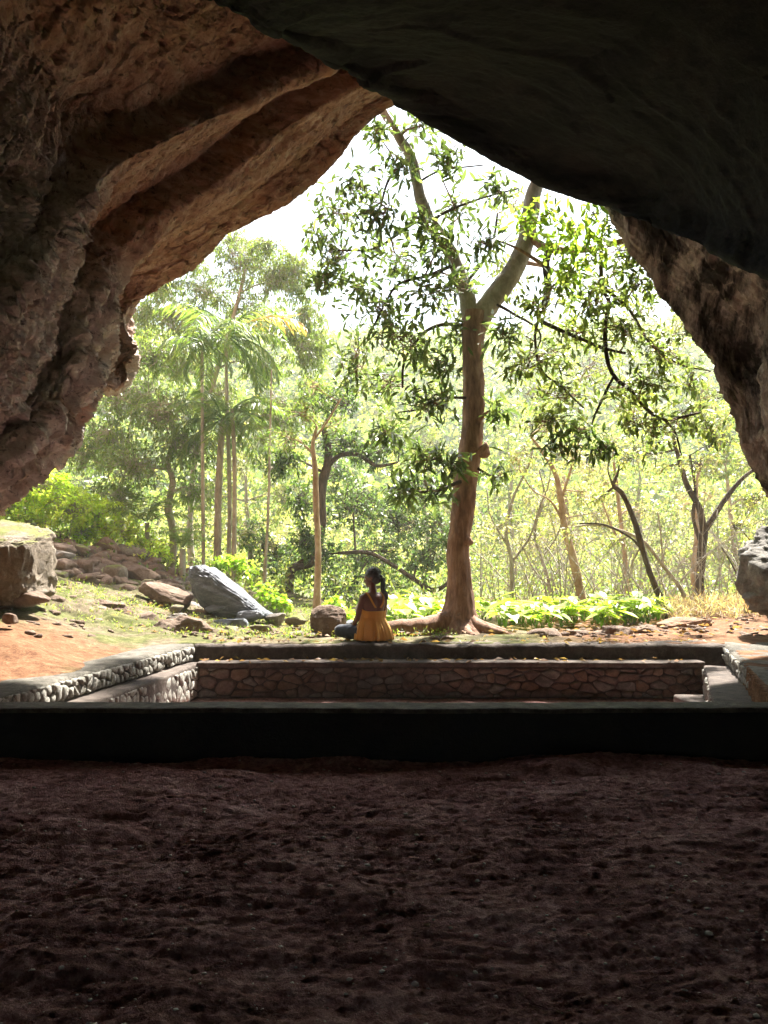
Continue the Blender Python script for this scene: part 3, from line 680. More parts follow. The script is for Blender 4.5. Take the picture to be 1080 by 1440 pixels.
class Tree:
    def __init__(s, name, label, cat, base, D, seed=1, group=None, bark='bark', z=None):
        b = W(*base, D) if z is None else np.array(z, float)
        s.base = b; s.t = thing(name, label, cat, tuple(b), group); s.rs = np.random.default_rng(seed)
        s.pts = []; s.rad = []; s.bark = M[bark]; s.tw = MB(); s.LP = []; s.LD = []; s.LL = []; s.LW = []; s.lc = []; s.D = D
    def line(s, pts, name='limb', n=None, nseg=10, rough=.12, mat=None, D=None, keep=True):
        """pts: (px, py, width_px[, D]) -> a tapered limb of its own"""
        D0 = D or s.D
        A = np.array([[*W(p[0], p[1], p[3] if len(p) > 3 else D0), p[2] / 2 * pxm(p[3] if len(p) > 3 else D0)] for p in pts])
        return s.line3(A, name, n, nseg, rough, mat, keep)
    def line3(s, A, name='limb', n=None, nseg=10, rough=.12, mat=None, keep=True):
        L = np.linalg.norm(np.diff(A[:, :3], axis=0), axis=1).sum()
        n = n or min(int(max(8, L / .07)), 160)
        C = smooth_path(A, n); C[:, 3] = np.maximum(C[:, 3], .002)
        w_ = fbm(C[:, :3] * 3, 2, 3) * np.minimum(C[:, 3], .05) * .35; C[:, 0] += w_
        if keep: s.pts.append(C[:, :3]); s.rad.append(C[:, 3])
        V, F = tube(C[:, :3], C[:, 3], nseg, True, rough, 3)
        if name is None: s.tw.add(V, F); return None
        return mesh_np(name, V, F, mat or s.bark, s.t)
    def nearest(s, q, up_bias=.25):
        A = np.concatenate(s.pts); Rr = np.concatenate(s.rad)
        d = np.linalg.norm(A - q, axis=1) + up_bias * np.maximum(0, A[:, 2] - q[2] + .1)
        i = int(np.argmin(d)); return A[i], Rr[i]
    def blob(s, px, py, rx, ry, n_tw=16, per=9, L=.16, Wd=.04, pal=G_MID, D=None, rd=None, spread=.55, droop=.3, branch=True, bare=0, twig_r=.004, rnd=1.0):
        D = D or s.D; c = W(px, py, D); k = pxm(D); r = np.array([rx * k, (rd if rd else max(rx, ry) * k), ry * k]); rs = s.rs
        if branch and s.pts:
            a, ra = s.nearest(c); m1 = (a + c) / 2 + rs.normal(0, .08, 3) * np.linalg.norm(c - a) + np.array([0, 0, .08 * np.linalg.norm(c - a)])
            A = np.array([[*a, min(ra * .6, .03 * (1 + .2 * np.linalg.norm(c - a)))], [*m1, min(ra * .5, .018)], [*c, max(.004, twig_r * 1.6)]])
            s.line3(A, None, 14, 5, 0)
        mains = [c]
        E = []
        for i in range(n_tw):
            v = unit(rs.normal(0, 1, 3)); q = c + v * r * (rs.random() ** (1 / 2.2)) * rnd
            o = mains[rs.integers(0, len(mains))]
            if len(mains) < 5 or rs.random() < .3: mains.append((o + q) / 2 + rs.normal(0, .1, 3) * r)
            mid = (o + q) / 2 + rs.normal(0, .12, 3) * r; mid[2] += .06 * r[2]
            if branch:
                s.tw.tube(smooth_path(np.array([o, mid, q]), 5), np.linspace(twig_r * 1.5, twig_r * .6, 5), 3)
            E.append((q, unit(q - mid)))
        for q, d in E:
            if rs.random() < bare: continue
            m_ = max(2, int(per * rs.uniform(.6, 1.4)))
            P = q + d * rs.uniform(-.16, .02, (m_, 1)) * (L / .16) + rs.normal(0, .4 * spread * L, (m_, 3))
            dd = unit(d * .5 + rs.normal(0, spread, (m_, 3)) + np.array([0, 0, -droop]))
            s.LP.append(P); s.LD.append(dd); s.LL.append(L * rs.uniform(.6, 1.2, m_)); s.LW.append(Wd * rs.uniform(.7, 1.25, m_))
            s.lc.append(palette(m_, pal, rs) * rs.uniform(.8, 1.2))
        return s
    def done(s, mat='leaf', rich=False, singles=0, tw_mat=None, droop=.15, crown='crown'):
        if s.tw.n: s.tw.build('twigs', tw_mat or s.bark, s.t)['kind'] = 'stuff'
        if s.LP:
            P, D, L, Wd, c = (np.concatenate(a) for a in (s.LP, s.LD, s.LL, s.LW, s.lc))
            if singles:
                dist = np.linalg.norm(P - np.array([0, 0, CAMZ]), axis=1) / L
                order = np.argsort(dist); own, rest = order[:singles], order[singles:]
                for i in own:
                    V, F, k = leaf_geo(P[i:i+1], D[i:i+1], L[i:i+1], Wd[i:i+1], s.rs, droop, True)
                    mesh_np('leaf', V, F, M[mat], s.t, True, np.repeat(c[i:i+1], k, 0))
                P, D, L, Wd, c = P[rest], D[rest], L[rest], Wd[rest], c[rest]
            V, F, k = leaf_geo(P, D, L, Wd, s.rs, droop, rich)
            o = mesh_np(crown, V, F, M[mat], s.t, rich, np.repeat(c, k, 0)); o['kind'] = 'stuff'
        fix_parent(s.t); return s.t

def base_of(px, py_guess, D):
    """pixel column px at distance D, standing on the terrain"""
    x = W(px, 800, D)[0]; return (x, D, gz(x, D))

# ------------------------------------------------------------------ the big forked tree at the cave mouth
T = Tree('forked_tree', 'tall red-brown forked tree with leathery dark leaves at the cave mouth beside the seated person', 'tree', (646, 889), 10.0, 5)
T.line([(646,893,96),(646,884,74),(646,872,56),(646,858,46),(646,840,40),(645,815,35),(645,785,31),(647,750,31),(652,711,32),(655,674,33),(661,640,33),(665,600,31),(666,550,30),(664,500,31),(666,465,35),(670,440,38)], 'trunk', 420, 64, .10)
T.line([(664,462,24),(660,435,24),(652,400,22),(637,362,20),(621,335,19),(604,310,18),(592,283,17),(586,255,16),(579,225,15),(566,200,14),(551,177,13),(538,155,12),(518,118,11,9.9),(505,60,9,9.9)], 'limb', 70, 12, .12, M['bark_grey'])
T.line([(672,460,30),(680,440,32),(693,422,31),(712,398,30),(728,370,28),(741,335,25),(746,300,24),(748,275,22),(760,250,20),(785,215,18),(800,150,15)], 'limb', 70, 14, .12, M['bark_grey'])
T.line([(744,330,12),(760,345,12,9.8),(780,351,11,9.6),(812,352,10,9.4),(840,349,9,9.3),(866,341,8,9.2),(893,335,8,9.2),(935,322,6,9.2)], 'limb', None, 9)
T.line([(772,350,11,9.7),(768,375,11,9.5),(770,405,11,9.4),(764,430,10,9.3),(757,448,7,9.3),(785,463,6,9.2),(820,478,5,9.1),(850,490,5,9.0),(880,497,4,8.9)], 'limb', None, 8, .12, M['bark_dark'])
T.line([(845,350,6,9.3),(846,402,6,9.2),(857,425,6,9.1),(851,460,6,9.0),(854,505,6,9.0),(866,532,6,8.9),(886,548,6,8.9),(906,572,5,8.8),(935,590,5,8.8),(985,580,3,8.8)], 'limb', None, 8, .12, M['bark_dark'])
for l in ([(846,402,5,9.2),(880,430,5,9.1),(896,452,4,9.0),(916,485,4,8.9),(955,512,3,8.9),(1000,522,2,8.9)], [(864,528,4,8.9),(850,555,4,8.9),(836,585,3,8.8),(832,600,2,8.8)],
          [(757,448,4,9.3),(752,475,4,9.3),(762,520,3,9.3),(792,546,3,9.2),(822,575,2,9.1)], [(656,458,6),(625,456,6,9.9),(600,465,5,9.8),(580,487,5,9.7),(568,512,4,9.6),(566,545,3,9.6)],
          [(598,302,6),(565,325,5,9.8),(525,350,4,9.7),(475,352,3,9.6)], [(602,312,5),(640,292,4,9.9),(690,275,3,9.8),(730,265,2,9.7)], [(640,372,6),(600,388,5,9.7),(560,400,4,9.6),(540,430,3,9.5),(520,470,3,9.4)],
          [(578,222,5),(548,250,4,9.8),(535,290,3,9.7),(520,320,3,9.7)], [(586,258,4),(620,240,3,9.9),(680,232,2,9.8)], [(655,675,7),(640,680,6,9.8),(615,690,5,9.6),(575,692,3,9.5)],
          [(666,655,5),(682,665,4,9.8),(700,672,3,9.7),(712,668,2,9.7)], [(935,590,4,8.8),(950,610,3,8.8),(958,640,2,8.8)], [(655,400,5),(690,350,4,10.2),(700,300,3,10.3)], [(666,560,4),(620,560,4,9.7),(590,575,3,9.6),(560,580,2,9.5)],
          [(692,425,5),(720,440,4,9.7),(760,470,3,9.5),(740,520,2,9.5)]):
    T.line(l, 'branch', None, 6, .1, M['bark_dark'])
k = W(683, 636, 9.95); T.line3(np.array([[*(k + [-.08, 0, .06]), .13], [*(k + [0, 0, -.01]), .09], [*(k + [.045, -.02, -.03]), .03]]), 'burl', 10, 12, .25, None, False)
k = W(662, 761, 9.93); T.line3(np.array([[*(k + [-.08, 0, .02]), .09], [*(k + [0, 0, -.01]), .055], [*(k + [.03, -.01, -.01]), .02]]), 'burl', 10, 12, .25, None, False)
T.line([(632,862,24),(616,877,24,9.9),(595,885,22,9.75),(565,888,20,9.6),(535,890,17,9.5)], 'root', 40, 12, .14, None, keep=False) if False else None
rootA = []
for (x, y, z, r) in ((.93, 10, .52, .12), (.76, 9.88, .40, .15), (.5, 9.8, .36, .13), (.18, 9.72, .35, .12), (-.12, 9.66, .33, .10), (-.35, 9.6, .27, .06)): rootA.append([x, y, z, r])
T.line3(np.array(rootA), 'root', 50, 14, .16, None, False)
for pts in (((1.02, 9.95, .5, .12), (1.2, 9.82, .36, .09), (1.5, 9.7, .29, .05), (1.75, 9.65, .24, .03)), ((1.0, 9.9, .45, .1), (1.02, 9.7, .33, .07), (1.1, 9.5, .27, .04)), ((1.0, 10.05, .5, .1), (1.25, 10.2, .36, .08), (1.6, 10.3, .27, .05))):
    T.line3(np.array(pts), 'root', 24, 10, .15, None, False)
TG = [(.045, .075, .028), (.065, .10, .038), (.09, .13, .05), (.125, .16, .07)]
TLc = [(.20, .30, .05), (.26, .36, .06), (.15, .25, .045)]  # brighter palette: sunlight on the near leaf cluster put into the leaf colour
Lb = [(505,262,42,32),(470,300,40,30),(540,305,48,38),(480,358,58,34),(560,362,55,34),(600,415,48,34),(530,432,50,36),(500,500,34,50),(560,478,55,42),(615,515,40,36),(540,545,46,34),(600,570,44,30),(530,188,24,18),(592,178,38,22),(622,226,38,24),(700,268,28,22),(640,296,38,26),(690,335,36,28),(640,395,38,24),(455,335,30,25),(620,350,38,26),(560,235,34,26),(650,470,36,26),(705,470,30,26),(450,395,30,25),(500,405,40,26),(590,320,30,24)]
for i, (a, b_, c_, d_) in enumerate(Lb):
    T.blob(a, b_, c_ * 1.12, d_ * 1.12, int(11 + c_ * d_ / 85), 6, .17, .046, TG, D=9.6 + .5 * math.sin(i * 2.1), spread=.95, droop=.25)
for i, (a, b_, c_, d_) in enumerate([(600,650,48,24),(570,690,42,14),(625,690,30,14),(640,655,26,18),(702,578,22,12),(700,668,16,10),(540,610,30,20)]):
    T.blob(a, b_, c_, d_, int(7 + c_ * d_ / 90), 8, .20, .05, TG, D=9.45, rd=.3, spread=.8, droop=.15)
for i, (a, b_, c_, d_) in enumerate([(790,395,38,28),(850,392,46,34),(900,400,40,40),(750,430,36,28),(760,500,46,32),(820,468,56,32),(880,468,46,38),(930,500,44,34),(800,556,54,36),(870,556,46,34),(920,602,46,30),(730,520,28,24),(970,540,30,30),(840,430,40,30),(905,540,40,26),(960,590,36,26),(1000,600,30,30),(880,360,34,24),(770,590,34,24)]):
    T.blob(a, b_, c_ * 1.15, d_ * 1.15, int(9 + c_ * d_ / 85), 6, .14, .043, TG[1:] + [(.18, .22, .06)], D=9.0 + .4 * math.sin(i * 1.7), spread=1.0, droop=.3)
for (a, b_, c_, d_) in ((790,628,46,20),(850,632,36,14),(820,610,40,16)):
    T.blob(a, b_, c_, d_, 13, 8, .15, .042, TG[:3], D=8.8, rd=.3, spread=.9, droop=.3)
for (a, b_, c_, d_) in ((775,300,30,28),(805,325,36,28),(835,300,30,24),(780,350,30,22),(825,365,34,18),(850,330,26,24),(740,310,24,18),(800,385,24,14)):
    T.blob(a, b_, c_ * 1.2, d_ * 1.25, 13, 5, .15, .05, TLc, D=8.7, rd=.35, spread=1.1, droop=.35)
for i, (a, b_, c_, d_) in enumerate(((800,420,60,44),(870,350,50,40),(900,440,60,50),(830,520,70,40),(950,470,40,50),(720,300,40,40),(730,400,36,50),(700,370,30,40),(640,440,34,30),(760,560,50,40),(890,580,60,40),(990,560,30,40))):
    T.blob(a, b_, c_, d_, int(9 + c_ * d_ / 80), 6, .11, .034, [(.15, .19, .07), (.2, .24, .09), (.12, .17, .06)], D=11.2, spread=1.0, droop=.2, twig_r=.003)
T.done('leaf_thick', True, 290)

# ------------------------------------------------------------------ trees, palms and shrubs of the valley
def frond(o, az, el, L, mat_col, rs, n=28, lw=.036, ll=.38, sag=.9):
    """a pinnate palm frond from point o; returns V, F, colours"""
    t = np.linspace(0, 1, 14); h = np.array([math.cos(az), math.sin(az), 0])
    e = el - sag * t * t * 1.5
    st = np.stack([np.cos(e) * h[0], np.cos(e) * h[1], np.sin(e)], 1) * L / 14
    C = o + np.cumsum(st, 0)
    mb = MB(); mb.tube(C, np.linspace(.014, .003, 14) * L, 4)
    P = []; Dd = []; LL = []
    for i in range(n):
        q = .12 + .88 * i / n; k = q * 13; a = int(k); f = k - a; a2 = min(a + 1, 13); c = C[a] * (1 - f) + C[a2] * f
        tan = unit(st[a]); side = unit(np.cross(tan, [0, 0, 1.]))
        for sg in (-1, 1):
            P.append(c); Dd.append(unit(tan * .55 + side * sg * .9 + np.array([0, 0, -.28 - .25 * rs.random()]) + rs.normal(0, .07, 3)))
            LL.append(ll * L / 1.3 * (math.sin(math.pi * (.1 + .85 * q)) * .8 + .25))
    P, Dd, LL = np.array(P), np.array(Dd), np.array(LL)
    V, F, k = leaf_geo(P, Dd, LL, np.full(len(P), lw * L / 1.3), rs, .22, False, .15)
    c0 = palette(len(P), mat_col, rs, 4, .12)
    mb.C.append(np.broadcast_to(np.array(mat_col[0]) * 1.2, (mb.n, 3))); mb.V.append(V); mb.F.append(F + mb.n); mb.n += len(V); mb.C.append(c0)
    return mb
def palm(name, label, pts, D, r_px, nf, seed, bark='bark_grey', cols=G_MID[1:] + G_LIGHT, special=None, up=.9, low=-.5, base=None):
    rs = np.random.default_rng(seed)
    A = np.array([[*W(p[0], p[1], D), p[2] / 2 * pxm(D)] for p in pts]); b = A[0, :3].copy()
    g = gz(b[0], b[1]); A[0, 2] = min(A[0, 2], g) - .05
    t = thing(name, label, 'palm', (b[0], b[1], g))
    C = smooth_path(A, 60); C[:, 3] *= 1 + .08 * np.sin(np.arange(60) * 2.2)
    mesh_np('trunk', *tube(C[:, :3], C[:, 3], 10, True, .06, 2), M[bark], t)
    top = C[-1, :3]; L = r_px * pxm(D)
    for i in range(nf):
        az = i * 2.4 + rs.normal(0, .2); el = up - (up - low) * i / nf + rs.normal(0, .1)
        cc = cols if not (special and i in special) else special[i]
        if special and i in special: az, el = math.pi * .03, .55
        frond(top, az, el, L * rs.uniform(.85, 1.15), cc, rs).build('frond', M['leaf'], t, False)
    fix_parent(t); return t
palm('palm_tree', 'slender palm with a thick green-sheathed head of arching fronds, behind the wet grey boulder', [(306,784,11),(307,700,10),(311,620,9),(313,590,8)], 15.5, 92, 18, 3, 'bark_pale')
palm('palm_tree', 'thin pole-like pale palm, the one closest to the twisted pale trunk', [(287,784,5),(285,640,5),(284,480,4)], 15.0, 72, 12, 4, 'bark_pale', up=.7, low=-1.1)
palm('palm_tree', 'tallest palm of the clump, with one yellowing orange frond', [(321,785,6),(323,700,6),(319,560,5),(318,470,5)], 16.0, 112, 17, 8, 'bark_pale', special={2: [(.36, .25, .09), (.30, .24, .09)]})
palm('palm_tree', 'thin brown palm leaning inside the clump, with a short ragged head', [(329,786,7),(330,660,6),(326,575,6)], 15.2, 52, 9, 12, 'bark_pale', up=.6, low=-1.0)
palm('palm_shrub', 'low stemless palm with bright upright fronds beside the pale twisted trunk', [(257,786,9),(257,772,8)], 14.0, 48, 11, 15, cols=G_LIGHT + [(.2, .34, .1)], up=1.5, low=.7)
palm('palm_shrub', 'feathery young palm above the lime shrub', [(208,770,8),(207,735,6)], 15.5, 60, 11, 17, cols=G_LIGHT, up=1.4, low=.3)
palm('palm_shrub', 'drooping young palm in the shade beside the thin tan trunk', [(352,792,8),(352,765,6)], 17.5, 50, 9, 19, cols=G_YEL + G_DRY, up=1.2, low=-.2)

def tr(name, label, cat, trunk, D, blobs, bark, pal, L=.13, Wd=.035, dens=1.0, seed=1, per=10, mat='leaf', limbs=(), droop=.35, bare=0, spread=.6, rd=None, tname='trunk', twig_r=.005):
    x, y, z = base_of(trunk[0][0], trunk[0][1], D)
    T = Tree(name, label, cat, None, D, seed, None, bark, (x, y, z))
    A = np.array([[*W(p[0], p[1], p[3] if len(p) > 3 else D), p[2] / 2 * pxm(D)] for p in trunk]); A[0, :3] = (x, y, z - .08); A[0, 3] *= 1.25
    T.line3(A, tname, None, 10, .14)
    for l in limbs: T.line(l, 'branch', None, 7, .12)
    for i, bl in enumerate(blobs):
        a, b_, rx, ry = bl[:4]; dd = D + (bl[4] if len(bl) > 4 else 0) + .5 * math.sin(i * 2.3 + seed)
        T.blob(a, b_, rx, ry, int(dens * (8 + rx * ry / 38)), per, L, Wd, pal, dd, rd, droop=droop, bare=bare, spread=spread, twig_r=twig_r)
    return T.done(mat)
tr('feathery_tree', 'tall feathery light-green tree rising over the palm clump to the rock edge', 'tree', [(270,790,9),(268,720,8),(276,640,8),(300,540,7),(330,440,6),(345,380,4)], 18.5,
   [(345,372,60,38),(400,398,56,44),(290,412,50,40),(432,446,32,40),(240,448,45,45),(352,440,60,30),(428,500,36,40),(250,515,50,36),(300,560,50,30),(380,585,60,34),(440,560,36,40),(225,400,30,24),(400,470,40,22),(330,340,40,16),(310,480,40,30),(370,520,40,30),(270,370,34,20),(420,380,40,30),(450,480,24,40),(200,450,36,40),(380,350,40,20)], 'bark_pale', G_LIGHT + G_YEL[:1], .16, .03, 2.2, 3, 13, droop=.7)
tr('twisted_tree', 'pale twisted-trunk tree with fine green foliage behind the lime shrub', 'tree', [(240,786,12),(243,745,10),(236,715,10),(243,680,9),(236,650,8),(246,615,7),(240,580,5)], 16,
   [(180,560,60,45),(232,585,56,45),(150,615,60,42),(262,632,54,38),(190,655,64,38),(120,640,40,30),(215,500,40,40),(160,700,50,30),(270,690,40,30)], 'bark_pale', G_LIGHT + G_MID[2:], .13, .03, 1.9, 9, 12, droop=.5)
tr('slender_tree', 'slender straight tan-trunked tree just behind the round brown boulder', 'tree', [(445,862,11),(447,800,9),(445,720,9),(443,660,8),(440,625,6),(446,600,4)], 12.5,
   [(430,585,36,26),(465,600,30,24),(405,618,34,24),(440,545,30,24)], 'bark_tan', G_LIGHT, .10, .026, .7, 12, 9, limbs=[[(442,640,4),(420,620,3),(395,612,2)], [(441,620,4),(462,590,3),(480,560,2)]])
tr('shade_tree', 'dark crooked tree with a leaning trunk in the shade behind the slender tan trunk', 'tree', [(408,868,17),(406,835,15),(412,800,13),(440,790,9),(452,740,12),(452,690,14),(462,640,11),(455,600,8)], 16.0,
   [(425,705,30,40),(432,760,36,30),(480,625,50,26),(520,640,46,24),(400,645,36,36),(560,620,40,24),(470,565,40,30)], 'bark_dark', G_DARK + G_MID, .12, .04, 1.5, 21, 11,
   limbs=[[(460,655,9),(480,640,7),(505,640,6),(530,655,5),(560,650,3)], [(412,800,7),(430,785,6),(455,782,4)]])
tr('round_tree', 'round blue-green tree with low arching limbs behind the seated person', 'tree', [(440,870,12,17),(452,845,9,17),(480,835,7,17),(500,815,6,17)], 17,
   [(500,705,66,46),(560,735,58,50),(445,785,50,40),(385,785,46,44),(520,785,74,38),(600,785,42,42),(470,665,44,30),(592,690,40,34),(620,745,34,40),(540,830,60,26),(470,830,40,24),(360,830,34,24),(350,750,30,30)], 'bark_dark', G_BLUE + G_MID[1:], .11, .042, 1.55, 31, 11,
   limbs=[[(475,778,5,16),(520,778,6,16),(560,800,6,16),(590,820,7,16),(612,830,7,16),(636,815,5,16)], [(590,820,4,16),(602,840,4,16),(612,852,3,16)]])
tr('thin_sapling', 'thin straight sapling between the palm clump and the slender tan trunk', 'tree', [(371,820,5),(375,760,4),(378,700,4),(380,600,3),(382,520,2)], 15,
   [(385,660,30,24),(370,620,28,22),(390,560,26,26)], 'bark_pale', G_LIGHT, .10, .022, .8, 33, 9, droop=.6)
# filling trees farther back on the left
for i, (lab, px, D, bl, pal, br) in enumerate([
    ('pale green tree farther back, its crown against the overhanging rock nose', 165, 24, [(190,470,46,50),(150,520,50,40),(230,420,40,40),(120,580,50,40),(210,540,50,40)], G_LIGHT, 'bark_pale'),
    ('broad mid-green tree in the gap below the rock overhang', 110, 26, [(60,640,50,30),(110,620,50,36),(160,640,50,36),(100,680,60,30),(180,690,50,34),(30,660,40,24)], G_MID + G_LIGHT, 'bark_dark'),
    ('yellow-green tree half hidden behind the palm clump', 350, 24, [(340,660,56,40),(290,700,50,40),(400,700,50,40),(340,740,60,36),(260,750,50,26),(400,640,40,40),(330,620,50,26)], G_YEL + G_LIGHT, 'bark_pale'),
    ('light tree standing between the round tree and the forked trunk, farther back', 600, 28, [(590,620,50,40),(640,660,40,40),(610,560,40,30),(640,720,40,40),(540,590,40,30),(640,780,40,40)], G_LIGHT + G_YEL, 'bark_pale'),
    ('hazy tree farther back right beside the forked trunk', 720, 30, [(720,600,44,36),(740,660,48,36),(700,700,40,40),(760,720,44,36),(710,640,36,30)], G_LIGHT + G_YEL, 'bark_pale'),
    ('low pale tree behind the leaning orange-barked trunk', 800, 25, [(780,690,50,36),(830,660,48,34),(800,740,50,36),(850,720,44,36),(760,770,50,30)], G_YEL + G_DRY[:1], 'bark_tan'),
    ('yellowish tree filling the gap under the drooping branches', 900, 27, [(900,640,50,36),(950,680,48,36),(880,700,44,34),(930,740,50,36),(990,720,44,40),(880,770,50,30)], G_YEL + G_LIGHT, 'bark_pale'),
    ('leafy tree pressed against the striated side rock', 1030, 22, [(1010,590,40,36),(1040,650,44,40),(1000,650,40,34),(1050,710,40,40),(1020,770,44,36),(1060,800,40,30),(960,790,50,30)], G_LIGHT + G_YEL, 'bark_tan')]):
    x = W(px, 800, D)[0]
    tr('valley_tree', lab, 'tree', [(px, 840, 9), (px + 4, 780, 7), (px - 3, 720, 6), (bl[0][0] * .4 + px * .6, 670, 4)], D, bl, br, pal, .17, .05, 1.15, 50 + i, 11, spread=.65)
# lime shrub on the slope by the rock
x, y, z = base_of(80, 740, 14.5)
for i, (lab, px, D, bl) in enumerate([('bright lime shrub sprawling on the slope under the rock overhang', 60, 14.5, [(20,700,40,36),(60,690,48,34),(95,712,50,32),(40,740,46,22),(10,735,36,24)]),
                                      ('lime shrub trailing down the slope to the pale twisted trunk', 150, 15.2, [(130,725,48,30),(170,748,44,24),(205,768,36,18),(120,752,40,16),(222,782,22,12)])]):
    T = Tree('lime_shrub', lab, 'shrub', None, D, 70 + i, None, 'bark_pale', base_of(px, 0, D))
    for (a, b_, c_, d_) in bl: T.line3(np.array([[*base_of(a, 0, D), .012], [*(W(a, b_ + 6, D) + [.1, 0, 0]), .008], [*W(a, b_, D), .004]]), None, 8, 4, 0)
    for (a, b_, c_, d_) in bl: T.blob(a, b_, c_, d_, int(20 + c_ * d_ / 13), 12, .10, .045, [(.42, .58, .08), (.50, .62, .10), (.30, .46, .06)], D, .7, droop=.1)
    T.done('leaf')
for i, (lab, bl, D) in enumerate([('small lime-leaved vine clump directly behind the wet grey boulder', [(345,805,18,12),(370,830,24,16),(395,848,20,10),(335,790,12,8)], 13.2), ('low lime plant between the palm trunks and the wet boulder', [(310,795,14,9),(328,790,10,8)], 13.6), ('bright young leaves between the round boulder and the seated person', [(485,868,12,10),(470,850,14,10)], 11.5)]):
    T = Tree('lime_plant', lab, 'plant', None, D, 80 + i, None, 'bark_pale', base_of(bl[0][0], 0, D))
    for (a, b_, c_, d_) in bl: T.line3(np.array([[*base_of(a, 0, D), .01], [*W(a, b_, D), .004]]), None, 6, 4, 0)
    for (a, b_, c_, d_) in bl: T.blob(a, b_, c_, d_, 26, 6, .11, .07, G_LIME, D, .3, droop=.1)
    T.done('leaf')

# thin open trees on the right
RT = [('leaning_tree', 'leaning tree with orange-tinged bark rising from the lime ground plants', [(822,862,13),(814,820,12),(803,775,11),(793,735,10),(788,700,9),(780,665,7),(762,635,5),(745,612,3)], 14.0, [(760,600,40,26),(800,640,36,26),(730,650,34,24),(820,690,30,22)],
       [[(788,705,5),(800,670,4),(812,630,3),(815,600,2)], [(795,740,4),(775,705,3),(750,690,2),(730,660,2)]], 'bark_tan'),
      ('bowed_tree', 'thin dark-barked tree bowing away from the red bank with a broken top', [(942,876,9),(928,840,9),(912,800,8),(900,760,8),(888,720,7),(873,692,7),(862,683,6),(868,668,4),(872,650,2)], 12.5, [(840,700,26,18),(880,650,30,20)],
       [[(905,775,4),(885,755,3),(850,738,3),(815,736,2)], [(862,683,3),(855,660,2),(860,630,2)]], 'bark_dark'),
      ('open_tree', 'forked slender tree with a yellow-green crown beside the side rock', [(984,862,13),(984,820,12),(987,780,12),(990,748,12)], 14.5, [(955,600,50,30),(1015,625,36,34),(905,635,42,30),(985,655,42,26),(1040,580,30,30),(940,655,34,22),(890,590,36,26),(1010,560,36,26)],
       [[(990,750,10),(984,715,9),(968,685,8),(958,655,7),(948,620,5),(945,590,3)], [(990,748,9),(1005,725,8),(1025,695,7),(1045,672,6),(1068,655,5)], [(988,770,6),(975,730,5),(978,690,4),(970,640,3)]], 'bark_dark'),
      ('thin_tree', 'thin grey tree nearest the forked trunk with a bare spread of twigs', [(718,872,7),(720,820,6),(718,780,6),(712,745,5),(722,700,4),(745,650,3),(750,620,2)], 14.5, [(700,740,34,24),(745,700,30,24),(735,640,30,22)],
       [[(716,770,4),(700,745,3),(688,720,2),(685,690,2)], [(720,790,4),(745,755,3),(760,710,3),(772,680,2),(775,640,1.5)]], 'bark_grey'),
      ('thin_tree', 'thin upright tree just behind the leaning orange-barked trunk', [(880,862,7),(880,800,7),(874,740,6),(868,690,5),(862,640,3)], 16.0, [(850,680,34,26),(890,720,32,26),(860,620,30,20)], [[(878,770,4),(860,740,3),(845,700,2)]], 'bark_tan'),
      ('thin_tree', 'orange-barked thin trunk standing close behind the forked slender tree', [(977,856,9),(976,800,9),(980,750,8),(978,700,7),(985,650,4)], 17.0, [(1000,700,30,26),(960,710,30,24)], [], 'bark_tan'),
      ('arching_tree', 'low thin tree arching over toward the forked trunk, almost bare', [(975,858,6),(955,825,6),(932,795,5),(905,762,5),(870,745,4),(835,738,3),(800,742,2)], 13.5, [(870,760,30,16),(810,755,26,14)], [[(932,795,3),(930,760,2.5),(925,720,2)], [(905,762,3),(890,790,2),(885,820,1.5)]], 'bark_pale'),
      ('young_tree', 'crooked young tree growing from the far end of the red bank by the hanging rock', [(1046,876,7),(1050,848,6),(1042,820,5),(1046,790,4),(1055,760,3)], 12.8, [(1040,740,24,24),(1060,700,22,24)], [[(1044,826,3),(1030,795,2),(1015,770,1.5)]], 'bark_dark'),
      ('bare_tree', 'bare spindly tree with criss-cross twigs between the leaning trunk and the thin grey tree', [(775,866,6),(772,820,5),(760,780,5),(752,745,4),(765,700,3),(758,660,2)], 15.5, [(770,720,34,30),(745,760,30,24)], [[(762,785,3),(785,750,2.5),(795,710,2)], [(772,825,3),(750,800,2.5),(735,770,2)]], 'bark_grey')]
for i, (nm, lab, trk, D, bl, limbs, bk) in enumerate(RT):
    tr(nm, lab, 'tree', trk, D, bl, bk, G_YEL + G_LIGHT + G_DRY, .105, .034, 1.0, 90 + i, 6, limbs=limbs, bare=.25, droop=.25, twig_r=.004)
# twiggy brush between them (nobody could count it)
rs = np.random.default_rng(7); mb = MB()
for i in range(300):
    D = rs.uniform(12.8, 19); px = rs.uniform(670, 1080); x = W(px, 800, D)[0]; z = gz(x, D); h = rs.uniform(.6, 2.6)
    lean = rs.normal(0, .65, 2) * h
    P = smooth_path(np.array([[x, D, z - .03], [x + lean[0] * .35, D + lean[1] * .4, z + h * .55], [x + lean[0], D + lean[1], z + h]]), 7)
    mb.tube(P, np.linspace(.009, .002, 7) * rs.uniform(.6, 1.6), 4)
    for k in range(rs.integers(2, 6)):
        a = P[rs.integers(2, 6)]; v = unit(rs.normal(0, 1, 3) + np.array([0, 0, .5])) * rs.uniform(.2, .7)
        mb.tube(np.array([a, a + v * .5 + rs.normal(0, .03, 3), a + v]), np.array([.004, .003, .0015]), 3)
tag(mb.build('brushwood', M['bark_grey']), 'tangle of thin bare stems under the open trees', None, None, 'stuff')

